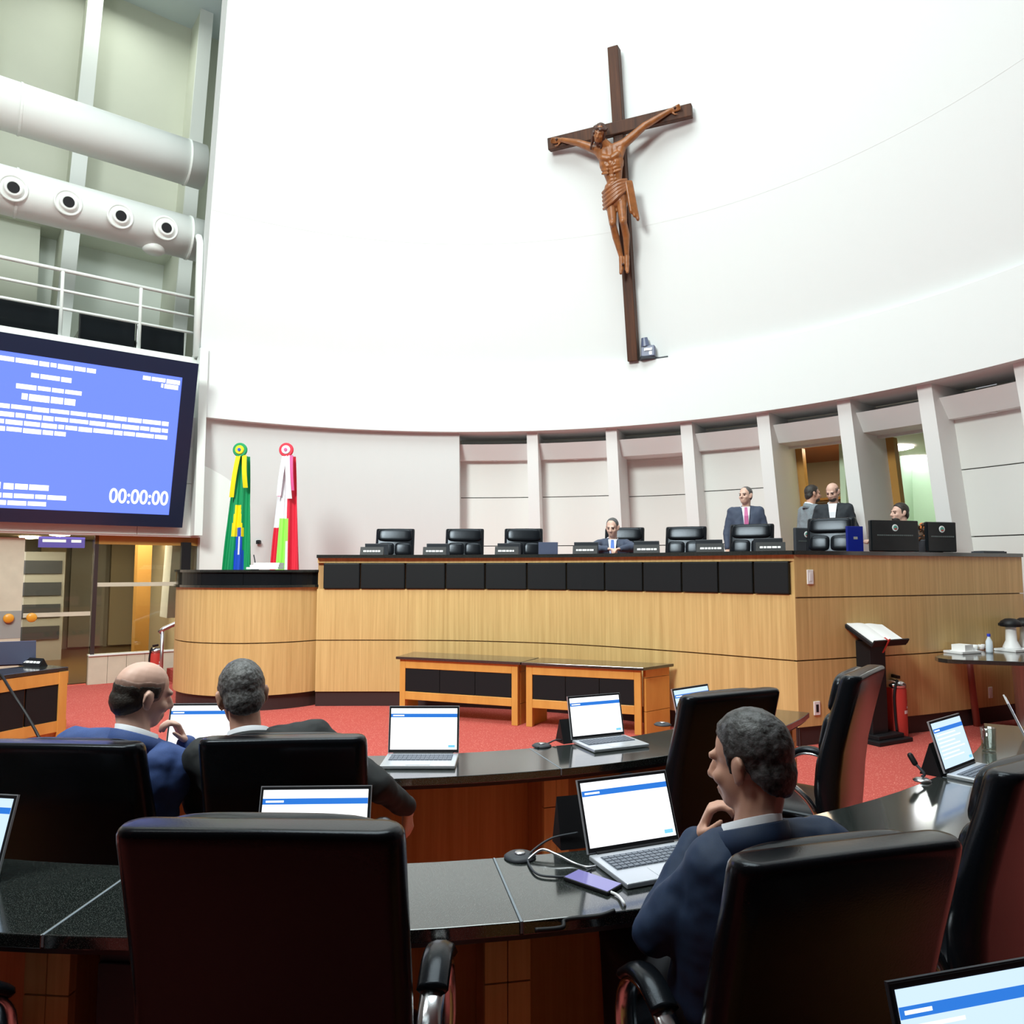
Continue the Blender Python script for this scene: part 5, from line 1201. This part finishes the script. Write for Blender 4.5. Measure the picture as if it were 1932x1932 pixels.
nk = P(-0.12, -0.22, 3.36); f.cap(hm @ Vector((0, -0.03, -0.07)), nk, 0.065, 0.075)
ch = P(-0.09, -0.22, 3.10); wa = P(-0.07, -0.20, 2.84); pv = P(-0.06, -0.22, 2.64)
for k in (-1, 0, 1):
    f.cap(nk + P(0.09 * k, 0, -0.06), ch + P(0.085 * k, 0, 0), 0.09, 0.115); f.cap(ch + P(0.08 * k, 0, 0), wa + P(0.050 * k, 0, 0), 0.105, 0.070); f.cap(wa + P(0.05 * k, 0, 0), pv + P(0.07 * k, 0, 0), 0.074, 0.10)
for k in (-1, 1):
    f.cap(ch + P(0.035 * k, -0.085, 0.07), ch + P(0.12 * k, -0.075, 0.10), 0.052, 0.058)
    for r_ in range(3): f.cap(ch + P(0.05 * k, -0.098, -0.045 - 0.055 * r_), ch + P(0.15 * k, -0.055, -0.02 - 0.055 * r_), 0.020, 0.018)
    for r_ in range(3): f.ell(wa + P(0.032 * k, -0.075, 0.06 - 0.055 * r_), (0.030, 0.022, 0.025))
for s, sh, el, wr in ((-1, P(-0.32, -0.20, 3.38), P(-0.62, -0.19, 3.55), P(-0.92, -0.14, 3.68)), (1, P(0.10, -0.20, 3.36), P(0.46, -0.19, 3.57), P(0.86, -0.14, 3.72))):
    f.cap(nk + P(0, 0, -0.05), sh, 0.085, 0.082); f.cap(sh, el, 0.078, 0.055); f.cap(el, wr, 0.056, 0.038); hand_parts(f, wr, P(s, 0.0, 0.12), P(0, 0.9, 0.2), s, 0.5, 1.25)
    f.cap(ch + P(0.12 * s, 0, 0.1), sh, 0.08, 0.07)
for s in (-1, 1):
    hp_ = pv + P(0.085 * s, 0, -0.03); kn = P(-0.02 + 0.085 * s, -0.34, 2.16); an = P(0.01 + 0.045 * s, -0.20, 1.64)
    f.cap(hp_, kn, 0.098, 0.060); f.ell(kn + P(0, -0.012, 0), (0.054, 0.068, 0.062)); cf_ = kn.lerp(an, 0.38) + P(0.014 * s, 0.05, 0); f.cap(kn, cf_, 0.055, 0.060); f.cap(cf_, an, 0.058, 0.036)
    f.cap(an, an + P(0.0, -0.05, -0.20), 0.045, 0.035); f.cap(an + P(0, -0.02, -0.1), an + P(0.01 * s, -0.07, -0.25), 0.042, 0.026)
remesh(f.build('carved_figure', 'corpus', cr, local=True), 0.011, 2)
hr = MB(); E = lambda c, r: hr.ell(hm @ Vector(c), r, hm.to_3x3(), n=18)
E((0, -0.03, 0.05), (0.095, 0.11, 0.10)); E((0, -0.07, -0.05), (0.09, 0.08, 0.12)); hr.cap(hm @ Vector((0.085, 0.0, 0.0)), hm @ Vector((0.085, 0.06, -0.24)), 0.035, 0.016); hr.cap(hm @ Vector((-0.08, 0.0, 0.0)), hm @ Vector((-0.07, 0.03, -0.20)), 0.03, 0.016)
E((0, 0.06, -0.125), (0.045, 0.04, 0.05))
for k in range(14):
    t0 = 2 * PI * k / 14; t1 = 2 * PI * (k + 1) / 14; hr.cap(hm @ Vector((0.098 * math.cos(t0), -0.01 + 0.115 * math.sin(t0), 0.07 + 0.012 * (k % 2))), hm @ Vector((0.098 * math.cos(t1), -0.01 + 0.115 * math.sin(t1), 0.07 + 0.012 * ((k + 1) % 2))), 0.02, 0.02, n=8)
remesh(hr.build('carved_hair', 'corpus_d', cr, local=True), 0.014, 1, (0.03, 0.02))
lc_ = MB()
for k in (-1, 0, 1):
    lc_.cap(pv + P(0.072 * k, 0, 0.09), pv + P(0.085 * k, -0.005, -0.15), 0.108, 0.118)
for k in range(5):
    pth_ = smoothpath([pv + P(-0.20, -0.02, -0.20 + 0.062 * k), pv + P(-0.10, -0.125, -0.19 + 0.064 * k), pv + P(0.08, -0.135, -0.08 + 0.055 * k), pv + P(0.20, -0.06, 0.02 + 0.035 * k)], 4)
    for u_, v_ in zip(pth_, pth_[1:]): lc_.cap(u_, v_, 0.027, 0.027, n=8)
remesh(lc_.build('loincloth', mat('carved_cloth_wood', (0.24, 0.085, 0.03), 0.32, noise=(9, 0.35)), cr, local=True), 0.010, 1)
tl_ = MB()
for k in range(3): tl_.cap(pv + P(0.20 + 0.03 * k, -0.06 + 0.02 * k, 0.12), pv + P(0.25 + 0.045 * k, -0.06 + 0.02 * k, -0.34 - 0.06 * k), 0.035, 0.03)
remesh(tl_.build('cloth_end', 'corpus', cr, local=True), 0.014, 1)
for x, z, y in ((-1.0, 3.70, -0.16), (0.94, 3.74, -0.16), (0.0, 1.52, -0.28)):
    MB().cap((x, y, z), (x, y + 0.12, z), 0.022, 0.012, n=8).build('nail', 'corpus_d', cr, local=True)
# ---- small device on the ledge beside the cross foot
dv = at(1224, 672, z=ZT + 0.02); dvp = Vector((dv.x, dv.y + 0.12, ZT)); t = thing('ledge_spotlight', 'small dark blue-grey spotlight on the ledge beside the cross foot', 'spotlight', dvp)
MB().box(dvp + Vector((0, 0, 0.02)), (0.24, 0.14, 0.04)).build('foot', 'dgrey', t)
MB().box(dvp + Vector((0.02, 0, 0.13)), (0.22, 0.13, 0.18), (0, 0, -0.4)).build('housing', 'blueg', t, bevel=0.01)
MB().cyl(dvp + Vector((-0.03, 0, 0.22)), dvp + Vector((-0.05, -0.02, 0.36)), 0.075, 0.05, n=14).build('lamp_head', 'blueg', t)
MB().box(dvp + Vector((0.0, -0.075, 0.15)), (0.13, 0.02, 0.035), (0, 0, -0.4)).box(dvp + Vector((0.04, -0.075, 0.09)), (0.04, 0.02, 0.05), (0, 0, -0.4)).build('label_plate', 'silver', t)
MB().tube([dvp + Vector((0.1, 0, 0.03)), dvp + Vector((0.2, -0.02, 0.02)), dvp + Vector((0.33, -0.06, 0.03))], 0.016).build('lead', 'dgrey', t)
